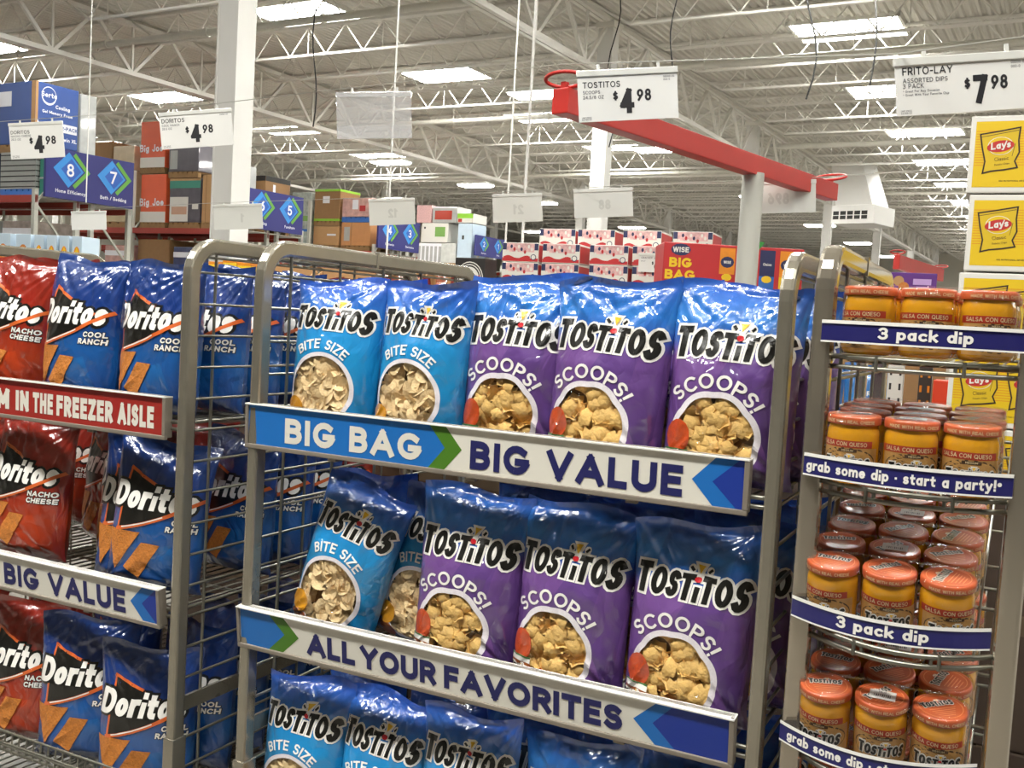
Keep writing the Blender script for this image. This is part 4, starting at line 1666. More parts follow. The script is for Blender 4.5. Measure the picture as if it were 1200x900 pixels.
# ------------------------------------------------------------------ price cards on wires and their red posts
CARD = nmat('card_white', '#dcdbd6', .4, var=.02, coat=.4)
CARDG = nmat('card_back', '#cfcfc8', .4, var=.03, coat=.3)
INK = nmat('card_ink', '#17161a', .5)
INKG = nmat('card_ink_grey', '#5e5d60', .5)
GHOST = nmat('card_ghost', '#bdbdb6', .5)
HOLD = clear('card_holder', gloss=.10, strength=.15, rough=.1, haze=.18, scale=8)
BEAMR = nmat('beam_red', '#b5281f', .42, var=.06, scale=8)
POSTG = nmat('post_grey', '#b9b8ae', .4, var=.03)


def card(label, p0, p1, h, lines, price=None, clearc=False, big=.5, ghost=None, zoff=0):
    """p0, p1 = top left and top right corners; the card hangs straight down"""
    p0, p1 = Vector(p0), Vector(p1)
    L = (p1 - p0).length
    d = p1 - p0
    rz = atan2(d.y, d.x)
    slope = -atan2(d.z, math.hypot(d.x, d.y))
    root = empty('price_card', p0 - Vector((0, 0, zoff)), rot=(0, slope, rz))
    tag(root, label, 'price card' if not clearc else 'card holder')
    f = face_y(-.002)
    fr = lambda a, b, o: (a, .002 - o, b)
    mb = MB()
    mb.box(0, L, -.002, .002, -h, -.0, HOLD if clearc else (CARD if not ghost else CARDG))
    if clearc:
        mb.box(0, L, -.004, -.003, -h, -h * .72, HOLD)
    g = lambda a, b, o: (a, -.002 - o, b)
    for (t, x, y, hh, m) in lines:
        pl = text2d(t, x * L, -(y + .05 * (y < .8)) * h, hh * h, .15, .14, .92)
        mb.decal(pl, g, m, .0006)
    if price:
        dol, ct, cx = price
        w0 = text2d(dol, 0, 0, big * h, .22, .1, .62, .0)
        k = width2d(w0)
        mb.decal([[(cx * L + u, -.86 * h + v) for u, v in q] for q in w0], g, INK, .0008)
        mb.decal(text2d('$', cx * L - .02 * L - .0, -.86 * h + big * h * .55, big * h * .36, .2, .1, .8, 0, 0, 'r'), g, INK, .0008)
        mb.decal(text2d(ct, cx * L + k + .02 * L, -.86 * h + big * h * .48, big * h * .48, .19, .12, .75), g, INK, .0008)
    if ghost:
        pl = text2d(ghost, 0, 0, .36 * h, .22, .1, .7)
        k = width2d(pl)
        mb.decal([[(L * .62 - u, -.72 * h + v) for u, v in q] for q in pl], g, GHOST, .0006)
    mb.build('card' if not clearc else 'sleeve', root)
    mb = MB()
    mb.box(-.002, L + .002, -.006, .006, -.012, .006, CARDG if not clearc else HOLD, .002)
    for x in (L * .2, L * .8):
        mb.box(x, x + .008, -.003, .003, .0, .022, CARDG)
    mb.build('hanger_clip', root)
    return root


CORN = [('UNIT PRICE', .03, .93, .03, INKG), ('2.0 PER OZ', .03, .97, .03, INKG)]
card('white price card reading 4.98 hanging in front of the red beam', (-1.198, 2.70, 2.301), (-.947, 2.828, 2.331), .138,
     [('TOSTITOS', .05, .27, .125, INK), ('SCOOPS', .05, .39, .07, INKG), ('24.5/8 OZ', .05, .49, .07, INKG), ('00000-00', .86, .12, .04, INKG), ('000-0', .86, .18, .04, INKG)] + CORN, ('4', '98', .42))
card('white price card reading 4.98 overlapping the white column', (-3.717, 3.583, 2.457), (-3.417, 3.735, 2.500), .165,
     [('DORITOS', .03, .22, .12, INK), ('COOL RANCH', .03, .32, .06, INKG), ('25.5 OZ', .03, .41, .06, INKG), ('00000-00', .84, .10, .04, INKG)] + CORN, ('4', '98', .42))
card('white price card reading 4.98 at the far left above the blue aisle sign', (-5.335, 4.012, 2.545), (-5.060, 4.152, 2.578), .20,
     [('DORITOS', .03, .24, .10, INK), ('NACHO CHEESE', .03, .33, .06, INKG), ('25.5 OZ', .03, .42, .06, INKG)] + CORN, ('4', '98', .45))
card('white price card for assorted dips reading 7.98 above the yellow boxes', (-.302, 2.356, 2.196), (-.040, 2.49, 2.232), .117,
     [('FRITO-LAY', .05, .22, .14, INK), ('ASSORTED DIPS', .05, .36, .085, INKG), ('3 PACK', .05, .46, .085, INKG), ('* Great For Any Occasion', .05, .535, .045, INKG), ('* Great With Your Favorite Chip', .05, .60, .045, INKG), ('00000-00', .84, .12, .05, INKG), ('000-0', .84, .20, .05, INKG)] + CORN, ('7', '98', .56), big=.52)
card('clear empty plastic card sleeve hanging under the roof lights', (-2.361, 3.135, 2.391), (-2.113, 3.26, 2.410), .165, [], None, True)
card('white card seen from behind, hanging left of the two grey rods', (-2.769, 5.164, 2.286), (-2.519, 5.29, 2.310), .155, [], ghost='21')
card('white card seen from behind, hanging in front of the far grey column', (-2.116, 4.815, 2.262), (-1.85, 4.95, 2.29), .140, [], ghost='88')
card('white card seen from behind, hanging below the red beam end', (-1.136, 4.407, 2.238), (-.865, 4.54, 2.262), .135, [], ghost='896')
card('white card seen from behind in front of aisle sign four', (-3.801, 5.433, 2.292), (-3.54, 5.56, 2.318), .160, [], ghost='12')
card('blank white card hanging against the foot of the white column', (-5.038, 5.372, 2.248), (-4.74, 5.52, 2.276), .165, [], ghost='1')
card('blank white card hanging above the white boxes at the far left', (-7.20, 6.02, 2.27), (-6.93, 6.14, 2.29), .15, [])

WIREM = nmat('hanging_wire', '#b8b6ac', .4, .5)
for lab, P in (('thin wire carrying the priced cards from the near red ring', [(.6, 2.05, 2.20), (-.302, 2.356, 2.212), (-1.27, 2.74, 2.340), (-2.361, 3.135, 2.408), (-3.717, 3.583, 2.475), (-5.335, 4.012, 2.565), (-9, 5.0, 2.78)]),
               ('thin wire carrying the turned cards from the far red ring', [(.8, 4.0, 2.28), (-.813, 4.52, 2.275), (-2.116, 4.815, 2.275), (-2.769, 5.164, 2.300), (-3.801, 5.433, 2.308), (-5.038, 5.372, 2.266), (-7.2, 6.02, 2.29), (-11, 7.0, 2.4)])):
    mb = MB()
    mb.tube(P, .0016, WIREM, 5)
    tag(mb.build('sign_wire'), lab, 'wire')


def tee_post(label, p, q, zc, h, pole_t, fade=False):
    p, q = Vector(p), Vector(q)
    d = (q - p).normalized()
    mid = p + (q - p) * pole_t
    rz = atan2(d.y, d.x)
    root = empty('sign_post', (mid.x, mid.y, 0), rz)
    tag(root, label, 'sign post')
    L0, L1 = -(mid - p).length, (q - mid).length
    w = .03
    mb = MB()
    mb.tube([(0, 0, 0), (0, 0, zc - h / 2 + .01)], .043, POSTG, 20)
    mb.box(-.15, .15, -.15, .15, 0, .015, POSTG)
    mb.build('pole', root)
    mb = MB()
    mb.box(L0, L1, -w, w, zc - h / 2, zc + h / 2, BEAMR, .004)
    mb.build('arm', root)
    for x, n in ((L0, -1), (L1, 1)):
        rb = MB()
        rb.tube([(x - n * .02 + .03 * cos(a), .07 * sin(a), zc + h / 2 + .028 + .016 * cos(a) * n) for a in [2 * pi * k / 20 for k in range(20)]], .006, BEAMR, 6, closed=True)
        rb.box(x - n * .03, x - n * .01, -.008, .008, zc + h / 2 - .004, zc + h / 2 + .02, BEAMR)
        rb.build('wire_ring', root)
    return root


tee_post('grey post with a long red overhead arm behind the price cards', (-1.292, 2.80, 0), (-.845, 4.83, 0), 2.25, .076, .62)
tee_post('distant grey post with red overhead arm above the purple carton', (-1.20, 10.66, 0), (-.93, 12.6, 0), 2.36, .14, .45)

# slim white ceiling-hung rods
for i, (x, y, z0, r) in enumerate(((-4.26, 6.35, 1.95, .007), (-3.715, 7.19, 1.9, .008), (-3.147, 6.342, 1.95, .010), (-7.53, 6.45, 2.4, .005))):
    mb = MB()
    mb.tube([(x, y, z0), (x, y, 7.8)], r, COLW, 8)
    if i == 1:
        mb.lathe([(.0, z0 - .05), (.03, z0 - .045), (.035, z0 - .03), (.012, z0 - .005), (r, z0)], COLW, 12, (x, y, 0))
    tag(mb.build('hanging_rod'), 'slim white rod hanging from the roof, %s' % ('in front of aisle sign four', 'the thinner one left of the far column', 'the thicker one left of the far column', 'beside aisle sign eight')[i], 'rod', 'slim white hanging rods')

# ------------------------------------------------------------------ yellow cartons on the right
CWHITE = nmat('carton_white', '#d8d5cc', .6, var=.03)
LAYY = nmat('carton_yellow', '#d9b50f', .55, var=.04)
LAYD = nmat('carton_yellow_deep', '#cfae1a', .55, var=.06, scale=20)
LAYO = nmat('carton_stripe', '#d3921a', .55)
LAYR = nmat('carton_logo_red', '#b52f2a', .5)
BRN = nmat('carton_line', '#2f2115', .6)


def chip_carton(label, x0, y, z0, w, h, dpt):
    root = empty('chip_carton', (x0 + w / 2, y + dpt / 2, z0), .02)
    tag(root, label, 'carton', 'yellow chip cartons stacked on the right')
    mb = MB()
    mb.box(-w / 2, w / 2, -dpt / 2, dpt / 2, 0, h - .004, CWHITE, .004)
    f = face_y(-dpt / 2)
    X = lambda u: -w / 2 + u
    k = h / .225
    mb.decal(rect2d(X(.014 * k), X(w - .014 * k), .016 * k, h - .020 * k), f, LAYY, .0006)
    for i in range(14):
        mb.decal(rect2d(X(.016 * k), X(w - .016 * k), (.078 + i * .0075) * k, (.0805 + i * .0075) * k), f, LAYO, .0009)
    for j in range(4):
        ox = (.022 + j * .128) * k
        pts = [(.005, .168), (.055, .176), (.108, .186), (.106, .150), (.110, .115), (.100, .090), (.108, .072), (.075, .066), (.040, .062), (.018, .056), (.022, .090), (.012, .130)]
        pp = [(X(ox + a * k), b * k) for a, b in pts]
        c = (X(ox + .06 * k), .12 * k)
        mb.decal([[c, pp[i], pp[(i + 1) % len(pp)]] for i in range(len(pp))], f, LAYD, .0012)
        mb.decal(line2d(pp + [pp[0]], .0042 * k), f, BRN, .0016)
        mb.decal(line2d([(X(ox + .008 * k), .160 * k), (X(ox + .104 * k), .178 * k)], .0015 * k), f, BRN, .0016)
        mb.decal(line2d([(X(ox + .098 * k), .140 * k), (X(ox + .092 * k), .105 * k)], .0012 * k), f, BRN, .0016)
        cx, cz = X(ox + .060 * k), .134 * k
        mb.decal(disc2d(cx, cz, .034 * k, .026 * k, 20, 1), f, CWHITE, .0018)
        mb.decal(disc2d(cx, cz, .032 * k, .0245 * k, 20, 1), f, LAYY, .0020)
        an = .14
        mb.decal([[(cx + u * cos(an) - v * sin(an), cz + u * sin(an) + v * cos(an)) for u, v in q] for q in disc2d(0, -.001 * k, .036 * k, .0165 * k, 20, 1)], f, LAYR, .0023)
        mb.decal([[(cx + u * cos(an) - v * sin(an), cz + u * sin(an) + v * cos(an)) for u, v in q] for q in text2d('Lays', 0, -.008 * k, .021 * k, .2, .08, .9, .1, 0, 'c')], f, CWHITE, .0027)
        mb.decal([[(cx + u * cos(an) - v * sin(an), cz + u * sin(an) + v * cos(an)) for u, v in q] for q in line2d([(.0165 * k, .011 * k), (.0145 * k, .007 * k)], .003 * k)], f, CWHITE, .0027)
        mb.decal([[(cx + u * cos(an) - v * sin(an), cz + u * sin(an) + v * cos(an)) for u, v in q] for q in text2d('Classic', .0, -.042 * k, .0105 * k, .1, .12, 1, .0, 0, 'c')], f, BRN, .0018)
        mb.decal([[(cx + u * cos(an) - v * sin(an), cz + u * sin(an) + v * cos(an)) for u, v in q] for q in text2d('Potato Chips', .0, -.055 * k, .0052 * k, .12, .14, 1, .0, 0, 'c')], f, BRN, .0018)
    mb.decal(text2d('SEE NUTRITIONAL INFORMATION ON BOTTOM', X(.085 * k), .032 * k, .004 * k, .18, .2, 1), f, BRN, .0012)
    mb.build('carton_box', root)
    lm = MB()
    lm.box(-w / 2 + .002, w / 2 - .002, -.004, .004, h - .0045, h - .003, nmat('packing_tape', '#b9a67c', .3))
    lm.build('tape', root)
    return root


for i in range(7):
    chip_carton('yellow chip carton, %s of the stack behind the dip rack' % ('lowest', 'second from the floor', 'third from the floor', 'fourth from the floor', 'level with the top dip jars', 'second from the top', 'topmost')[i],
                -.205 + (.008, 0, .01, -.004, .002, .012, 0)[i], 3.4, 2.288 - .2335 * (7 - i), .62, .232, .40)
mb = MB()
mb.box(-.25, .5, 3.36, 3.85, 0, .58, nmat('pallet_wood', '#8a6a42', .8, var=.2, scale=9))
mb.box(-.25, .5, 3.36, 3.85, .58, .648, nmat('pallet_blue', '#23559a', .6))
tag(mb.build('wooden_plinth'), 'low wooden plinth under the yellow chip cartons', 'base')
# ------------------------------------------------------------------ goods behind the carts
KRAFT = nmat('kraft_board', '#b28a5c', .75, var=.08, scale=10)
KRAFTD = nmat('kraft_board_dark', '#8d6a43', .8, var=.1, scale=10)
PINK = nmat('carton_pink', '#d9a9a6', .5, var=.55, scale=38)
CRED = nmat('carton_red', '#b3282a', .5)
CNAVY = nmat('carton_navy', '#262b52', .5)
CBLACK = nmat('carton_black', '#24211f', .5)
CORANGE = nmat('carton_orange', '#d9861e', .5, var=.2, scale=30)
CYEL = nmat('carton_sun_yellow', '#dfb91e', .5)
CPURP = nmat('carton_purple', '#5b2a7d', .5)
CBLUE = nmat('carton_blue', '#2a62ac', .5, var=.2, scale=14)
SKYB = nmat('carton_pale_blue', '#b9cbd8', .5)
SHELFM = nmat('shelf_beige', '#bdb7a6', .5)

# long base that the candy cartons stand on
root = empty('display_table', (-2.5, 6.5, 0), .077)
tag(root, 'long merchandise table under the pink and red cartons', 'table')
mb = MB()
mb.box(-1.6, 1.9, -.35, .35, 1.52, 1.58, SHELFM, .005)
mb.build('table_top', root)
for x in (-1.55, 1.8):
    for y in (-.3, .3):
        mb = MB()
        mb.box(x, x + .05, y - .025, y + .025, 0, 1.52, SHELFM)
        mb.build('leg', root)


def popcorn_carton():
    w, h, d = .262, .128, .3
    mb = MB()
    mb.box(-w / 2, w / 2, -d / 2, d / 2, 0, h, CWHITE, .004)
    f = face_y(-d / 2)
    mb.decal(rect2d(-w / 2 + .03, w / 2 - .03, h * .52, h * .97), f, PINK, .0006)
    mb.decal(rect2d(-w / 2 + .002, -w / 2 + .03, h * .62, h * .97), f, CNAVY, .0006)
    mb.decal(rect2d(w / 2 - .03, w / 2 - .002, h * .62, h * .97), f, CNAVY, .0006)
    mb.decal(rect2d(-w / 2 + .002, w / 2 - .002, h * .03, h * .20), f, CRED, .0006)
    n = 10
    for i in range(n):
        a = -w / 2 + .01 + (w - .07) * i / n
        mb.decal([[(a, h * .2), (a + (w - .07) / n, h * .2), (a + (w - .07) / n, h * (.26 + .08 * sin((i + 1) * .9))), (a, h * (.26 + .08 * sin(i * .9)))]], f, CRED, .0006)
    mb.decal(disc2d(w / 2 - .035, h * .26, .020, .020, 14, 1), f, CNAVY, .001)
    mb.decal(disc2d(w / 2 - .035, h * .26, .015, .015, 14, 1), f, CWHITE, .0014)
    for i in range(9):
        x = -w / 2 + .04 + i * .021 + .006 * sin(i * 7.3)
        mb.decal(disc2d(x, h * (.66 + .14 * ((i * 5) % 3 - 1)), .009, .013, 8, 1), f, (CWHITE, CNAVY, CRED, CWHITE)[i * 5 % 4], .0012)
    g = lambda a, b, o: (w / 2 + o, a, b)
    mb.decal(rect2d(-d / 2 + .005, d / 2 - .005, .006, h * .9), g, CRED, .0006)
    return mb.build('popcorn_carton')


pc = None
ct = math.cos(.077)
for r, (z, xs_, y) in enumerate(((1.585, (-1.02, -.735, -.40, -.11), -.12), (1.718, (-1.00, -.70, -.38, -.09), -.14), (1.852, (-1.02, -.735, -.40, -.11), -.12), (1.985, (-1.03, -.74, -.41, -.12), -.10), (2.105, (-.86, -.58, -.26, .08), .14))):
    for i, x in enumerate(xs_):
        if pc is None:
            pc = popcorn_carton()
            o = pc
        else:
            o = pc.copy()
            COL.objects.link(o)
        p = Matrix.Rotation(.077, 3, 'Z') @ Vector((x + .42, y, 0)) + Vector((-2.5, 6.5, 0))
        zz = z - .006
        if r == 4:
            zz = 2.10
        o.location = (p.x, p.y, zz)
        o.rotation_euler = (0, 0, .077)
        tag(o, 'white and red caramel popcorn carton, %s in the %s layer of its stack' % (('leftmost', 'second from left', 'third from left', 'rightmost')[i], ('bottom', 'second', 'third', 'fourth', 'top')[r]), 'carton', 'white and red popcorn cartons')
card('small white price card reading 6.48 leaning on the popcorn cartons', (-2.255, 6.232, 2.055), (-2.05, 6.248, 2.055), .115, [('CRACKER JACK', .08, .22, .11, INKG), ('30 CT', .08, .38, .07, INKG)], ('6', '48', .5), big=.5)

# red big bag carton
root = empty('snack_carton', (-1.42, 5.22, 1.548), .46)
tag(root, 'red carton of assorted snack bags behind the grey post', 'carton')
mb = MB()
mb.box(-.34, .36, -.16, .16, 0, .475, CRED, .005)
f = face_y(-.16)
mb.decal(text2d('BIG', -.255, .352, .048, .25, .1, 1.1, 0, 0, 'c') + text2d('BAG', -.255, .292, .048, .25, .1, 1.1, 0, 0, 'c'), f, CYEL, .001)
mb.decal(rect2d(-.325, -.185, .270, .278), f, CYEL, .001)
mb.decal(disc2d(-.255, .440, .05, .03, 12, 1) , f, CNAVY, .0007)
mb.decal(text2d('WISE', -.255, .427, .026, .22, .1, 1, 0, 0, 'c'), f, CWHITE, .0014)
for i, (m1, m2) in enumerate(((CORANGE, CRED), (nmat('carton_green', '#35702e', .5), CORANGE), (CNAVY, CBLUE), (CORANGE, CYEL))):
    x = -.02 + i * .1
    mb.decal(rect2d(x - .038, x + .038, .25, .46), f, m1, .0007)
    mb.decal(rect2d(x - .038, x + .038, .25, .33), f, m2, .001)
    mb.decal(disc2d(x, .39, .034, .028, 12, 1), f, CNAVY, .0012)
    mb.decal(text2d(('WISE', 'Ridgies', 'Onion', 'WISE')[i], x, .383, .014, .2, .1, .8, 0, 0, 'c'), f, CWHITE, .0016)
    mb.decal(disc2d(x, .315, .026, .018, 10, 1), f, CYEL, .0014)
mb.build('carton_body', root)
mb = MB()
mb.poly([(.10, -.163, .50), (.16, -.163, .50), (.13, -.164, .455)], nmat('flap_green', '#2f8a35', .5))
mb.poly([(.10, -.163, .50), (.16, -.163, .50), (.15, .0, .503), (.11, .0, .503)], nmat('flap_green', '#2f8a35', .5))
mb.build('flap', root)
root = empty('display_table', (-1.2, 5.35, 0), .46)
tag(root, 'narrow table under the red snack carton', 'table')
mb = MB()
mb.box(-.8, .75, -.3, .3, 1.49, 1.545, SHELFM, .005)
mb.build('table_top', root)
for x in (-.78, .68):
    for y in (-.27, .27):
        mb = MB()
        mb.box(x, x + .05, y - .025, y + .025, 0, 1.49, SHELFM)
        mb.build('leg', root)
for i, (x, m) in enumerate(((.52, CORANGE), (.66, CRED))):
    b = Bag(.17, .26, .07, 70 + i, .8)
    mb = MB()
    b.shell(mb, film('film_%d' % i, [(0, ('#b8531c', '#a8262a')[i]), (1, ('#c8341f', '#8e1f2c')[i])]), nu=20, nv=28)
    fn = b.front()
    mb.decal(disc2d(0, .15, .05, .035, 14, 2), fn, CYEL, .001)
    p = Matrix.Rotation(.46, 3, 'Z') @ Vector((x - .06, -.1, 0)) + Vector((-1.2, 5.35, 1.548))
    o = mb.build('chip_bag', loc=p, rot=(-.05, 0, .46))
    tag(o, ('orange red snack bag beside the red carton', 'dark red snack bag at the right end of the narrow table')[i], 'bag of chips')

# brown display trays of stuffed pretzels, nearer
root = empty('display_table', (-2.75, 4.05, 0), .10)
tag(root, 'long table under the brown pretzel cartons', 'table')
mb = MB()
mb.box(-.95, .75, -.25, .25, 1.44, 1.49, SHELFM, .005)
mb.build('table_top', root)
for x in (-.92, .68):
    for y in (-.22, .22):
        mb = MB()
        mb.box(x, x + .05, y - .025, y + .025, 0, 1.44, SHELFM)
        mb.build('leg', root)


def onpt(x, y, z=1.495):
    p = Matrix.Rotation(.10, 3, 'Z') @ Vector((x, y, 0)) + Vector((-2.75, 4.05, z))
    return (p.x, p.y, p.z)


for i, (x, h, w) in enumerate(((-.58, .30, .30), (-.25, .30, .30), (.10, .345, .19), (.305, .345, .19))):
    root = empty('snack_tray', onpt(x, 0), .10)
    tag(root, 'brown cardboard snack tray behind the cart rail, %s' % ('leftmost', 'second from left', 'third from left', 'beside the black carton')[i], 'carton', 'brown snack trays')
    mb = MB()
    t = .006
    mb.box(-w / 2, w / 2, .14, .14 + t, 0, h, KRAFT)
    for sx in (-1, 1):
        mb.add([(sx * w / 2, -.15, 0), (sx * w / 2, .14, 0), (sx * w / 2, .14, h * .95), (sx * w / 2, -.15, h * .45), (sx * (w / 2 - t), -.15, 0), (sx * (w / 2 - t), .14, 0), (sx * (w / 2 - t), .14, h * .95), (sx * (w / 2 - t), -.15, h * .45)],
               [(0, 1, 2, 3), (7, 6, 5, 4), (2, 6, 7, 3), (0, 3, 7, 4)], KRAFT)
    mb.box(-w / 2, w / 2, -.15, -.15 + t, 0, h * .45, KRAFTD)
    mb.box(-w / 2, w / 2, -.15, .14, 0, t, KRAFT)
    f = face_y(.14)
    mb.decal(rect2d(w * .18, w * .46, h * .62, h * .86), f, CBLACK, .001)
    mb.decal(disc2d(w * .32, h * .73, w * .10, h * .08, 12, 1), f, CORANGE, .0014)
    mb.build('tray', root)
    for k in range(3):
        pk = MB()
        px = -w / 2 + w * (k + .5) / 3
        b = Bag(w / 3.2, h * .78, .05, 90 + k + i * 3, .6)
        b.shell(pk, film('film_pack_%d' % (k % 2), [(0, ('#9e2418', '#a7591b')[k % 2]), (1, ('#7d1c18', '#8a3c18')[k % 2])]), nu=12, nv=16)
        o = pk.build('snack_pack', loc=onpt(x + px, -.02 + .03 * k % 2, 1.495 + t + .001), rot=(-.1, 0, .10))
        tag(o, 'small %s snack pack, %s in the %s brown tray' % (('red', 'orange')[k % 2], ('left', 'middle', 'right')[k], ('leftmost', 'second', 'third', 'last')[i]), 'snack pack', 'snack packs in the brown trays')
root = empty('pretzel_carton', onpt(.50, -.02), .02)
tag(root, 'black carton with a white round pretzel sign behind the chip bags', 'carton')
mb = MB()
mb.box(-.075, .075, -.06, .06, 0, .362, CBLACK, .003)
f = face_y(-.06)
for rr, m, o in ((.070, CWHITE, .0006), (.066, CBLACK, .0008), (.060, CWHITE, .001), (.056, CBLACK, .0012), (.050, CWHITE, .0014)):
    mb.decal([[(a, min(b, .36)) for a, b in q] for q in disc2d(0, .265, rr, rr * 1.15, 24, 2)], f, m, o)
mb.decal(text2d('Combos', 0, .268, .026, .2, .08, .85, .15, 0, 'c'), f, CRED, .0022)
mb.build('carton_body', root)

# yellow packs and bottles seen between the cart rails
for i, (x, y, w, h, m) in enumerate(((-3.02, 4.02, .10, .31, CYEL), (-2.90, 4.02, .10, .325, CYEL), (-2.78, 4.0, .09, .315, CYEL))):
    pass
for i in range(3):
    root = empty('snack_box', onpt(-.90 + .0 + i * .085 - .0, -.02, 1.495), .12)
    tag(root, 'bright yellow snack box behind the cart rails, %s of three' % ('leftmost', 'middle', 'rightmost')[i], 'box', 'yellow snack boxes')
    mb = MB()
    mb.box(-.04, .04, -.03, .03, 0, .285 + .012 * (i % 2), CYEL, .003)
    mb.build('box_body', root)
    mb = MB()
    mb.box(-.04, .04, -.03, .03, .285 + .012 * (i % 2), .30 + .012 * (i % 2), CORANGE, .002)
    mb.build('lid', root)

# ------------------------------------------------------------------ filler cartons added behind the carts to darken the shelf gaps
FILLER = nmat('dark_filler_board', '#43352a', .8, var=.08, scale=8)  # board coloured dark to stand in for the shade between the shelves
TAPE = nmat('dark_filler_tape', '#554636', .35)
for i, (x, n) in enumerate(((-2.62, 3), (-2.00, 3), (-1.38, 3), (-.76, 3), (.0, 2))):
    for k in range(n):
        h = .44 if n == 3 else .62
        mb = MB()
        mb.box(-.29, .29, -.22, .22, 0, h - .002, FILLER, .006)
        f = face_y(-.22)
        mb.decal(rect2d(-.29, .29, h / 2 - .025, h / 2 + .025), f, TAPE, .0006)
        mb.decal(rect2d(-.22, -.06, .05, .15), f, CWHITE, .0006)
        mb.box(-.03, .03, -.2205, .2205, h - .006, h - .0012, TAPE)
        o = mb.build('filler_carton', loc=(x + .01 * (k % 2), 2.95, k * h), rz=.01 * (k - 1))
        tag(o, 'added dark filler carton behind the carts, %s in the %s stack from the left' % (('lowest', 'middle', 'topmost')[k] if n == 3 else ('lower', 'upper')[k], ('first', 'second', 'third', 'fourth', 'fifth')[i]), 'carton', 'added dark filler cartons behind the carts')

# ------------------------------------------------------------------ shelving glimpsed behind the dip rack
WUP = nmat('upright_white', '#cfcdc4', .5)
DUP = nmat('upright_dark', '#3a342d', .5)
for i, (x, y, w, m) in enumerate(((-.435, 4.15, .056, WUP), (-.328, 4.13, .046, DUP))):
    mb = MB()
    mb.box(x - w / 2, x + w / 2, y - .02, y + .02, 0, 1.62, m, .003)
    f = face_y(y - .02)
    for k in range(26):
        for s_ in (-.3, .3):
            mb.decal(rect2d(x + s_ * w - .004, x + s_ * w + .004, .2 + k * .055, .225 + k * .055), f, CBLACK if m is WUP else CORANGE, .0006)
    tag(mb.build('shelf_upright'), ('white slotted shelf upright behind the dip jars', 'dark slotted shelf upright behind the dip jars')[i], 'shelf post')
mb = MB()
mb.box(-1.45, -.3, 4.2, 4.75, 1.12, 1.16, SHELFM)
mb.box(-1.45, -.3, 4.74, 4.77, 0, 1.56, KRAFTD)
mb.box(-1.45, -1.41, 4.2, 4.74, 0, 1.12, SHELFM)
mb.box(-.34, -.30, 4.2, 4.74, 0, 1.12, SHELFM)
tag(mb.build('shelf_unit'), 'low grey shelf behind the dip rack holding blue popcorn bags', 'shelf')
F_POP = film('film_sky_blue', [(0, '#1c4f86'), (.4, '#2b78b8'), (1, '#1d5ea4')])
for i in range(5):
    b = Bag(.20, .33, .09, 120 + i, .9)
    mb = MB()
    b.shell(mb, F_POP, nu=24, nv=32)
    fn = b.front()
    mb.decal(text2d('PURE', 0, .20, .020, .2, .14, 1, 0, 0, 'c') + text2d('OIL', .0, .165, .026, .2, .14, 1, 0, 0, 'c'), fn, WHITE, .001)
    mb.decal(disc2d(.03, .07, .05, .04, 12, 2, lambda a: 1 + .15 * sin(a * 6)), fn, CHIPO, .001)
    o = mb.build('popcorn_bag', loc=(-1.33 + i * .192, 4.36 + .03 * (i % 2), 1.165), rot=(-.05, 0, .1 * (i % 3 - 1)))
    tag(o, 'sky blue popcorn bag on the low grey shelf, %s' % ('leftmost', 'second from left', 'in the middle', 'second from right', 'rightmost')[i], 'bag of popcorn', 'sky blue popcorn bags')
for k in range(4):
    mb = MB()
    mb.box(-.289, -.175, 3.97, 4.09, 1.05 + k * .104, 1.152 + k * .104, nmat('box_red', '#d8401f', .5), .004)
    mb.decal(rect2d(-.284, -.18, 1.06 + k * .104, 1.066 + k * .104), face_y(3.97), CWHITE, .0006)
    tag(mb.build('small_box'), 'small orange red box, %s in the little stack left of the yellow cartons' % ('lowest', 'second', 'third', 'topmost')[k], 'box', 'small orange red boxes')
mb = MB()
mb.box(-.30, -.16, 3.93, 4.10, 0, 1.048, SHELFM)
tag(mb.build('plinth'), 'grey plinth under the small orange red boxes', 'plinth')
root = empty('snack_carton', (-.64, 6.6, 1.50), .1)
tag(root, 'purple carton standing beyond the top dip jars', 'carton')
mb = MB()
mb.box(-.13, .13, -.12, .12, 0, .50, CPURP, .004)
f = face_y(-.12)
mb.decal(text2d('Mixed', .03, .44, .03, .22, .1, .9, 0, 0, 'c') + text2d('Nuts', .03, .40, .03, .22, .1, .9, 0, 0, 'c'), f, CYEL, .001) if False else None
mb.decal(disc2d(-.08, .45, .03, .03, 12, 1), f, KRAFT, .001)
mb.decal(disc2d(-.05, .415, .03, .03, 12, 1), f, CHIPO, .0012)
mb.decal(rect2d(.0, .10, .43, .465) + rect2d(.02, .09, .40, .42), f, nmat('carton_lilac', '#b99ad0', .5), .001)
mb.build('carton_body', root)
mb = MB()
mb.box(-.14, .14, -.12, .12, 0, .02, KRAFT)
mb.build('tray', root)
mb = MB()
mb.box(-1.5, -.35, 6.4, 6.9, 0, 1.495, SHELFM, .01)
tag(mb.build('display_plinth'), 'tall beige display block beyond the dip rack', 'display block')
for i in range(3):
    b = Bag(.26, .40, .1, 140 + i, 1)
    mb = MB()
    b.shell(mb, F_RANCH, nu=24, nv=30)
    o = mb.build('chip_bag', loc=(-1.28 + i * .22, 6.6 + .03 * i, 1.50), rot=(-.3, .1 * i, .2))
    tag(o, 'dark blue chip bag on the tall beige block, %s' % ('left', 'middle', 'right')[i], 'bag of chips', 'blue bags on the beige block')

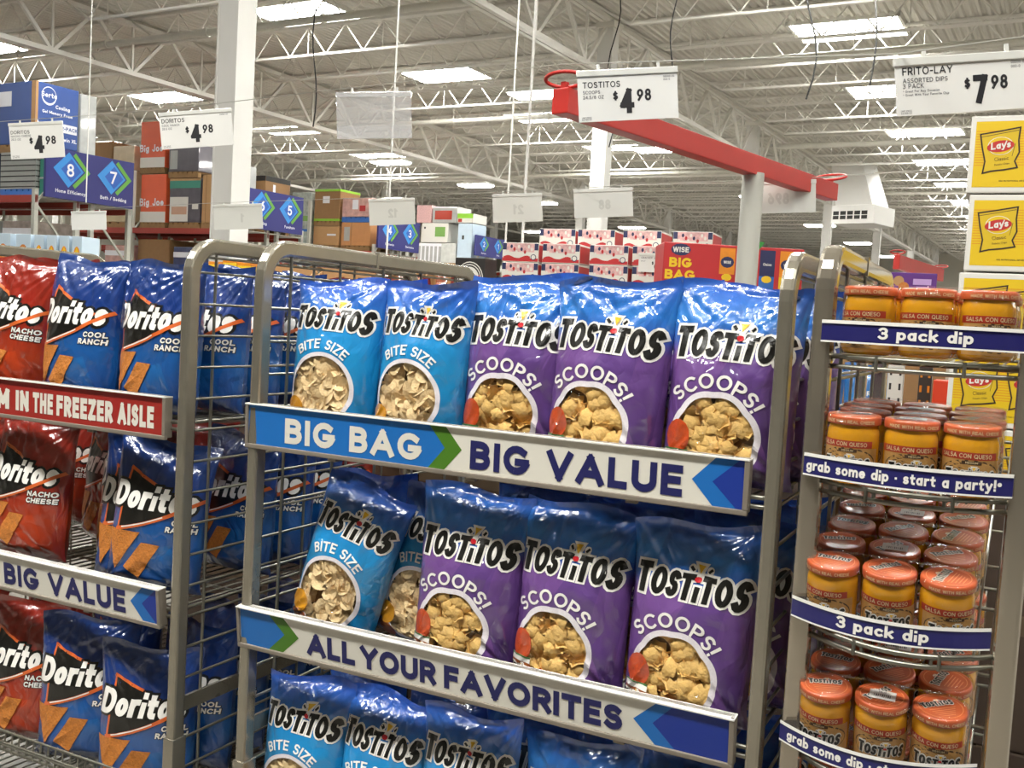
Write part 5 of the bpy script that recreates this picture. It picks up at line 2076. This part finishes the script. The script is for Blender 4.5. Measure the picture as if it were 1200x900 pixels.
# pale blue cracker boxes beyond the left cart
root = empty('display_table', (-6.35, 5.5, 0), .20)
tag(root, 'low table beyond the left cart holding pale blue boxes', 'table')
mb = MB()
mb.box(-.75, .55, -.3, .3, 1.42, 1.47, SHELFM, .005)
mb.build('table_top', root)
for x in (-.7, .5):
    mb = MB()
    mb.box(x - .03, x + .03, -.25, .25, 0, 1.42, SHELFM)
    mb.build('leg', root)
for r in range(2):
    for i in range(6):
        root2 = MB()
        w = .13 if i < 2 else .085
        x = (-.62, -.44, -.30, -.19, -.08, .03)[i]
        root2.box(-w / 2, w / 2, -.10, .10, 0, .27, SKYB, .003)
        f = face_y(-.10)
        root2.decal(disc2d(0, .12, w * .33, .075, 14, 1), f, CHIPO if i < 2 else CORANGE, .001)
        if i < 2:
            root2.decal(disc2d(0, .12, w * .2, .05, 12, 1), f, CORANGE, .0014)
        else:
            root2.decal([[(0, .19), (-w * .3, .12), (0, .05), (w * .3, .12)]], f, CYEL, .0014)
        p = Matrix.Rotation(.20, 3, 'Z') @ Vector((x, -.1, 0)) + Vector((-6.35, 5.5, 1.473 + r * .272))
        o = root2.build('cracker_box', loc=p, rz=.20)
        tag(o, 'pale blue cracker box, %s in the %s layer beyond the left cart' % (('leftmost', 'second', 'third', 'fourth', 'fifth', 'rightmost')[i], ('lower', 'upper')[r]), 'box', 'pale blue cracker boxes')

# ------------------------------------------------------------------ pallet racks with the aisle signs
RBEAM = nmat('rack_beam_red', '#9b3426', .5, var=.06)
RPOST = nmat('rack_post_grey', '#b4b3a8', .5)
ABLUE = nmat('aisle_navy', '#23246c', .5, var=.02)
ACY = nmat('aisle_light_blue', '#2f86cf', .5)
AMID = nmat('aisle_mid_blue', '#2457ae', .5)
AGR = nmat('aisle_green', '#5f9e33', .5)
AW = nmat('aisle_white', '#e6e6ea', .5)
PALW = nmat('pallet_wood', '#8a6a42', .8, var=.2, scale=9)


def rack(label, a_end, b0, b1, ups, z_levels):
    """end face on the aisle at a_end; runs away towards -A"""
    root = empty('pallet_rack', bw(a_end, (b0 + b1) / 2, 0), BR)
    tag(root, label, 'rack')
    hb = (b1 - b0) / 2
    for k, ua in enumerate(ups):
        x = ua - a_end
        for (y0, y1) in ((-hb, -.12), (.12, hb)):
            mb = MB()
            for y in (y0 + .04, y1 - .04):
                mb.box(x - .04, x + .04, y - .04, y + .04, 0, 4.6 if k else 3.4, RPOST)
            z = .3
            i = 0
            while z < 3.3:
                mb.bar((x, y0 + .04 if i % 2 else y1 - .04, z), (x, y1 - .04 if i % 2 else y0 + .04, z + .95), .035, .035, RPOST)
                z += .95
                i += 1
            mb.build('upright_frame', root)
    for z in z_levels:
        for y in (-hb + .04, -.16, .16, hb - .04):
            mb = MB()
            mb.box(-13.5, 0, y - .03, y + .03, z - .13, z, RBEAM)
            mb.build('beam', root)
        mb = MB()
        mb.box(-13.5, 0, -hb + .06, hb - .06, z - .03, z - .01, RPOST)
        mb.build('deck', root)
    return root


RS_ = {11.95: 1.0, 17.65: .972, 23.85: .958, 31.05: .942}
for a, b0, b1, ups, key, lab in ((-16.36, 11.67, 13.77, (-16.4, -20.2, -24, -27.8), 11.95, 'nearest pallet rack behind aisle sign eight and seven'),
                                (-16.66, 17.0, 19.1, (-16.7, -20.2, -23.9, -27.6), 17.65, 'pallet rack behind aisle sign six and five'),
                                (-17.26, 22.7, 24.8, (-17.3, -19.625, -22.6, -25.6), 23.85, 'pallet rack behind aisle sign four and three'),
                                (-18.06, 29.1, 31.2, (-18.1, -20.72, -23.5, -26.3), 31.05, 'farthest pallet rack behind aisle sign two and one')):
    rack(lab, a, b0, b1, ups, (1.6 + .25 * RS_[key], 1.6 + 1.685 * RS_[key]))


def aisle_sign(label, a, b0, b1, z, h, n1, n2, t1, t2):
    root = empty('aisle_sign', bw(a, b0, z), BR + pi / 2)      # local x runs along B, faces +A
    tag(root, label, 'aisle sign', 'blue aisle number signs')
    L = b1 - b0
    mb = MB()
    mb.box(0, L, -.03, .03, 0, h, ABLUE)
    f = face_y(-.03)
    for (cx, n, t) in ((.27 * L, n1, t1), (.76 * L, n2, t2)):
        R = .36 * h
        cz = .60 * h
        D = lambda ox, r, m, o: mb.decal([[(cx + ox - r, cz), (cx + ox, cz - r), (cx + ox + r, cz), (cx + ox, cz + r)]], f, m, o)
        D(.10 * h, R, AGR, .002)
        D(-.02 * h, R, ABLUE, .003)
        D(-.06 * h, R, ACY, .004)
        D(.0, R * .66, AMID, .006)
        mb.decal(text2d(n, cx - .02 * h, cz - .13 * h, .26 * h, .17, .1, 1, 0, 0, 'c'), f, AW, .008)
        mb.decal(text2d(t, cx, .12 * h, .075 * h, .16, .12, 1, 0, 0, 'c'), f, AW, .003)
    mb.build('sign_board', root)
    mb = MB()
    for x in (.1, L - .1):
        mb.box(x - .02, x + .02, .03, .06, 0, h, RPOST)
    mb.build('bracket', root)
    return root


aisle_sign('blue aisle sign with 8 and 7 in blue and green diamonds', -16.28, 11.80, 13.70, 3.27, .88, '8', '7', 'Home Efficiency', 'Bath / Bedding')
aisle_sign('blue aisle sign with 6 and 5, half behind the white column', -16.58, 17.05, 18.93, 3.28, .88, '6', '5', 'Bedding', 'Furniture')
aisle_sign('blue aisle sign with 4 and 3, partly behind a white card', -17.18, 22.72, 24.68, 3.31, .86, '4', '3', 'Electronics', 'Electronics')
aisle_sign('small far blue aisle sign with 2 and 1', -17.98, 29.12, 31.06, 3.60, .68, '2', '1', 'Electronics', 'Office')

LIME = nmat('wrap_lime', '#86c22a', .4)
SERTA = nmat('carton_denim_blue', '#35508e', .5, var=.12, scale=3)
GREYW = nmat('wrapped_grey', '#a7a8a4', .3, var=.25, scale=5, coat=.6)
DARKW = nmat('wrapped_dark', '#57535a', .3, var=.4, scale=4, coat=.7)
BJO = nmat('carton_vivid_orange', '#d4562c', .5, var=.12, scale=3)
TEAL = nmat('carton_teal', '#2f7f6c', .5, var=.1)
SILV = nmat('slat_silver', '#9da09a', .4, .3)
WGRN = nmat('carton_leaf_green', '#6f9a4a', .5)


def pallet(mb, x0, x1, y0, y1, z, m):
    h = .14
    for y in (y0, (y0 + y1) / 2 - .05, y1 - .1):
        mb.box(x0, x1, y, y + .1, z, z + .1, m)
    n = 6
    for k in range(n):
        x = x0 + (x1 - x0) * k / n
        mb.box(x, x + (x1 - x0) / n * .8, y0, y1, z + .1, z + h, m)


def load(name, label, a0, a1, b0, b1, z0, z1, m, paint=None, pal=None, ch=.02, cat='carton', side=None):
    s = RS_.get(b0, 1)
    if s < 1:
        z0, z1 = 1.6 + (z0 - 1.6) * s, 1.6 + (z1 - 1.6) * s
        a0, a1, b0, b1 = a0 * s, a1 * s, b0 * s, b1 * s
    b1 = min(b1, b0 + .9)
    root = empty(name, bw((a0 + a1) / 2, b0, z0), BR)
    tag(root, label, cat)
    w, d, h = a1 - a0, b1 - b0, z1 - z0
    zz = 0
    root.location = bw((a0 + a1) / 2, b0, z0)
    if pal:
        pm = MB()
        pallet(pm, -w / 2, w / 2, 0, d, 0, pal)
        pm.build('pallet', root)
        zz = .14
    mb = MB()
    mb.box(-w / 2, w / 2, 0, d, zz, h, m, ch)
    if paint:
        paint(mb, face_y(0), w, h, zz)
    if side:
        side(mb, lambda a, b, o: (w / 2 + o, a, b), d, h, zz)
    mb.build('carton_body', root)
    return root


def R(m, x0, x1, z0, z1, o=.004):
    return lambda mb, f, w, h, zz: mb.decal(rect2d(-w / 2 + x0 * w, -w / 2 + x1 * w, zz + z0 * (h - zz), zz + z1 * (h - zz)), f, m, o)


def RS(m, x0, x1, z0, z1, o=.004):
    return lambda mb, f, d, h, zz: mb.decal(rect2d(x0 * d, x1 * d, zz + z0 * (h - zz), zz + z1 * (h - zz)), f, m, o)


def T(t, x, z, hh, m=AW, o=.008):
    return lambda mb, f, w, h, zz: mb.decal(text2d(t, -w / 2 + x * w, zz + z * (h - zz), hh * (h - zz), .2, .12, 1, 0, 0, 'c'), f, m, o)


def TS(t, x, z, hh, m=AW, o=.008):
    return lambda mb, f, d, h, zz: mb.decal(text2d(t, x * d, zz + z * (h - zz), hh * (h - zz), .2, .12, 1, 0, 0, 'c'), f, m, o)


def many(*fs):
    def g(*a):
        for f in fs:
            f(*a)
    return g


# nearest rack
def slats(mb, f, w, h, zz):
    for k in range(7):
        mb.decal(rect2d(-w / 2, w / 2, zz + .03 + k * (h - zz) / 7, zz + .05 + k * (h - zz) / 7), f, CBLACK, .004)


load('shelving_stack', 'silver slatted bundle on a blue pallet under the mattress carton', -17.75, -16.74, 11.95, 14.0, 3.29, 4.10, SILV, slats, CBLUE, 0,
     side=lambda mb, f, d, h, zz: [mb.decal(rect2d(0, d, zz + .03 + k * (h - zz) / 7, zz + .05 + k * (h - zz) / 7), f, CBLACK, .004) for k in range(7)])
load('mattress_carton', 'big blue mattress carton with white lettering on the nearest rack', -18.3, -16.80, 11.95, 14.0, 4.10, 5.36, SERTA,
     many(R(AW, .30, .55, .62, .86), R(KRAFT, .93, 1.0, 0, 1)), PALW, .02,
     side=many(lambda mb, f, d, h, zz: mb.decal(disc2d(.30 * d, zz + .80 * (h - zz), .17 * d, .15 * (h - zz), 20, 1), f, AW, .004),
               lambda mb, f, d, h, zz: mb.decal(disc2d(.30 * d, zz + .81 * (h - zz), .155 * d, .125 * (h - zz), 20, 1), f, SERTA, .006),
               TS('Serta', .30, .775, .085), TS('Cooling', .62, .62, .06), TS('Gel Memory Foam', .50, .52, .05), RS(AW, .60, .97, .26, .40), TS('2-PACK', .79, .30, .06, SERTA),
               TS('Twin XL', .78, .12, .06), RS(KRAFT, 0, .06, 0, 1), lambda mb, f, d, h, zz: mb.decal(tri2d((.05 * d, zz + .18 * h), (.05 * d, zz + .36 * h), (.24 * d, zz + .1 * h), 1), f, AW, .005)))
load('mattress_carton', 'dark blue mattress carton at the left edge, next to the lettered one', -20.0, -18.4, 11.95, 14.0, 3.29, 5.2, CNAVY, R(AW, .1, .9, .25, .35), PALW)
load('wrapped_carton', 'shiny film wrapped white carton behind the blue mattress carton', -18.0, -16.8, 12.9, 13.25, 3.29, 5.33, GREYW, None, PALW)
load('storage_totes', 'green and grey stacked totes between the rack post and aisle sign eight', -16.70, -16.46, 12.0, 12.8, 3.29, 4.0, TEAL, many(R(GREYW, 0, 1, .45, .5), R(GREYW, 0, 1, .95, 1)), None)
load('brown_carton', 'brown carton on the rack between aisle sign seven and the orange cartons', -22.7, -21.75, 17.65, 19.0, 4.72, 5.45, KRAFTD)
load('wrapped_carton', 'film wrapped tan carton right of the brown carton', -21.7, -20.95, 17.65, 19.0, 4.72, 5.32, nmat('wrapped_tan', '#c9b79a', .3, var=.2, coat=.7))
load('pallet_goods', 'tall pale goods on the rack behind aisle sign seven', -22.6, -20.85, 17.65, 19.0, 3.29, 4.70, nmat('goods_cream', '#c0b08c', .6, var=.2, scale=4), None, PALW)
bjp = many(R(CWHITE, 0, 1, 0, .22), T('Big Joe', .45, .34, .16))
load('bean_bag_carton', 'orange carton with white lettering, upper of the two stacked', -20.72, -19.86, 17.65, 19.2, 4.62, 5.88, BJO, bjp, PALW)
load('bean_bag_carton', 'orange carton with white lettering, lower of the two stacked', -20.66, -19.78, 17.65, 19.2, 3.29, 4.60, BJO, bjp, PALW)
load('wrapped_chairs', 'dark film wrapped bundle beside the upper orange carton', -19.72, -18.72, 17.65, 19.2, 4.50, 5.28, DARKW, R(GREYW, .05, .3, .1, .8), PALW)
load('bedding_carton', 'grey bedding carton with a picture panel and teal lid', -19.65, -18.62, 17.65, 19.2, 3.29, 4.48, DARKW, many(R(TEAL, 0, 1, .78, .95), R(KRAFT, 0, 1, .95, 1), R(CWHITE, .02, .62, .02, .58), R(nmat('picture_skin', '#c49a80', .5), .08, .58, .18, .36, .006), R(CWHITE, .75, .95, .3, .42)), PALW)
load('brown_carton', 'brown crate carton at the right end of its rack beside the white column', -18.56, -17.95, 17.65, 19.2, 3.29, 4.55, KRAFT, many(R(KRAFTD, .2, .23, 0, 1), R(KRAFTD, .5, .53, 0, 1), R(KRAFTD, .8, .83, 0, 1)), PALW)
load('brown_carton', 'plain brown carton on the lower rack level below the orange cartons', -20.7, -19.6, 17.65, 19.2, 1.86, 3.02, KRAFTD)
load('wire_spool', 'grey wrapped goods on top of the rack just right of the white column', -17.4, -17.05, 17.15, 17.85, 3.245, 4.72, GREYW, None, PALW)
load('lidded_bin', 'brown bin with black lid above aisle sign five', -18.1, -17.0, 18.1, 18.95, 3.245, 4.58, KRAFTD, R(CBLACK, 0, 1, .90, 1), PALW, side=many(RS(CBLACK, 0, 1, .90, 1), RS(AW, .30, .40, .55, .85)))
load('bottle_pallet', 'pallet of white and green bottles left of the lime edged carton', -21.3, -20.55, 23.85, 25.5, 3.29, 5.0, nmat('bottles_mix', '#9aa39a', .4, var=.7, scale=7), many(R(WGRN, 0, 1, .45, .55), R(CBLUE, 0, 1, .25, .3), R(WGRN, .1, .5, .3, .42)), PALW)
load('brown_carton', 'large brown carton with lime green edges on the third rack', -20.42, -19.46, 23.85, 25.9, 4.0, 5.08, KRAFTD, many(R(LIME, 0, 1, .93, 1), R(LIME, 0, 1, 0, .07), R(AW, .33, .6, .56, .78)), PALW, side=many(RS(LIME, 0, 1, .93, 1), RS(LIME, 0, 1, 0, .05)))
load('brown_carton', 'low brown carton under the lime edged one', -20.42, -19.46, 23.85, 25.9, 3.29, 3.99, KRAFT, R(AW, .55, .9, .5, .6), PALW)
load('goods_pallet', 'red and white packed goods on a blue pallet, third rack', -19.36, -18.3, 23.85, 25.9, 4.12, 4.82, nmat('goods_red_white', '#c49a90', .5, var=.6, scale=6), many(R(AW, .35, .55, .4, .9), R(CRED, .6, .8, .3, .6)), CBLUE)
load('brown_carton', 'orange brown carton with a grey panel under the blue pallet', -19.36, -18.3, 23.85, 25.9, 3.29, 4.11, nmat('kraft_orange', '#bb8350', .6, var=.1), many(R(GREYW, .1, .3, .2, .8), R(KRAFTD, .34, .36, 0, 1)), PALW)
load('goods_pallet', 'pink wrapped goods on the farthest rack', -21.75, -21.1, 31.05, 33, 4.87, 5.5, PINK, None, None)
load('appliance_carton', 'grey carton with a red picture above the microwave carton', -21.05, -20.0, 31.05, 33, 4.87, 5.45, GREYW, many(R(LABR, .1, .8, .2, .75), R(AW, .0, 1, .9, 1)), None)
load('appliance_carton', 'white microwave carton with a green picture on the farthest rack', -21.5, -20.35, 31.05, 33, 4.16, 4.86, CWHITE, many(R(WGRN, .52, .9, .3, .8), R(CBLACK, .1, .16, .7, .8)), None)
load('rack_crate', 'white slatted crate under the microwave carton', -21.7, -20.6, 31.05, 33, 3.29, 4.13, AW, lambda mb, f, w, h, zz: [mb.decal(rect2d(-w / 2 + .08 + k * .17, -w / 2 + .19 + k * .17, .1, h - .1), f, GREYW, .004) for k in range(6)], None)

load('goods_pallet', 'white wrapped items on the farthest rack left of aisle sign two', -20.6, -19.98, 31.05, 33, 3.29, 4.14, nmat('wrapped_white', '#c4c6c0', .3, var=.3, scale=6, coat=.6), None, PALW)
load('appliance_carton', 'carton with a bright green top band above the white wrapped items', -19.97, -19.32, 31.05, 33, 4.87, 5.2, CWHITE, many(R(LIME, 0, 1, .5, 1), R(LABR, .05, .3, .1, .45)), None)

load('appliance_carton', 'tall white carton beside aisle sign two', -19.92, -19.32, 31.05, 33, 3.29, 4.85, SKYB, R(CBLACK, .3, .45, .6, .7), PALW)
for i, (b0, a) in enumerate(((11.95, -17.85), (17.65, -21.0), (23.85, -20.7), (31.05, -20.4), (17.65, -18.55), (11.95, -16.75))):
    load('stock_pallet', 'mixed stock on the lower level of the %s' % ('nearest rack below the silver bundle', 'second rack below the pale goods', 'third rack below the brown cartons', 'farthest rack', 'second rack near the white column', 'nearest rack below aisle sign eight')[i], a - .9, a + .1, b0, b0 + 1.9, 1.86, 2.85,
         (GREYW, nmat('goods_red_white', '#c49a90', .5), KRAFT, CRED, nmat('goods_navy', '#3b4060', .5, var=.6, scale=9), nmat('goods_mixed', '#9a8d84', .5, var=.6, scale=8))[i], many(R(AW, 0, 1, .7, .85), R(CRED, 0, 1, .3, .4)), PALW)
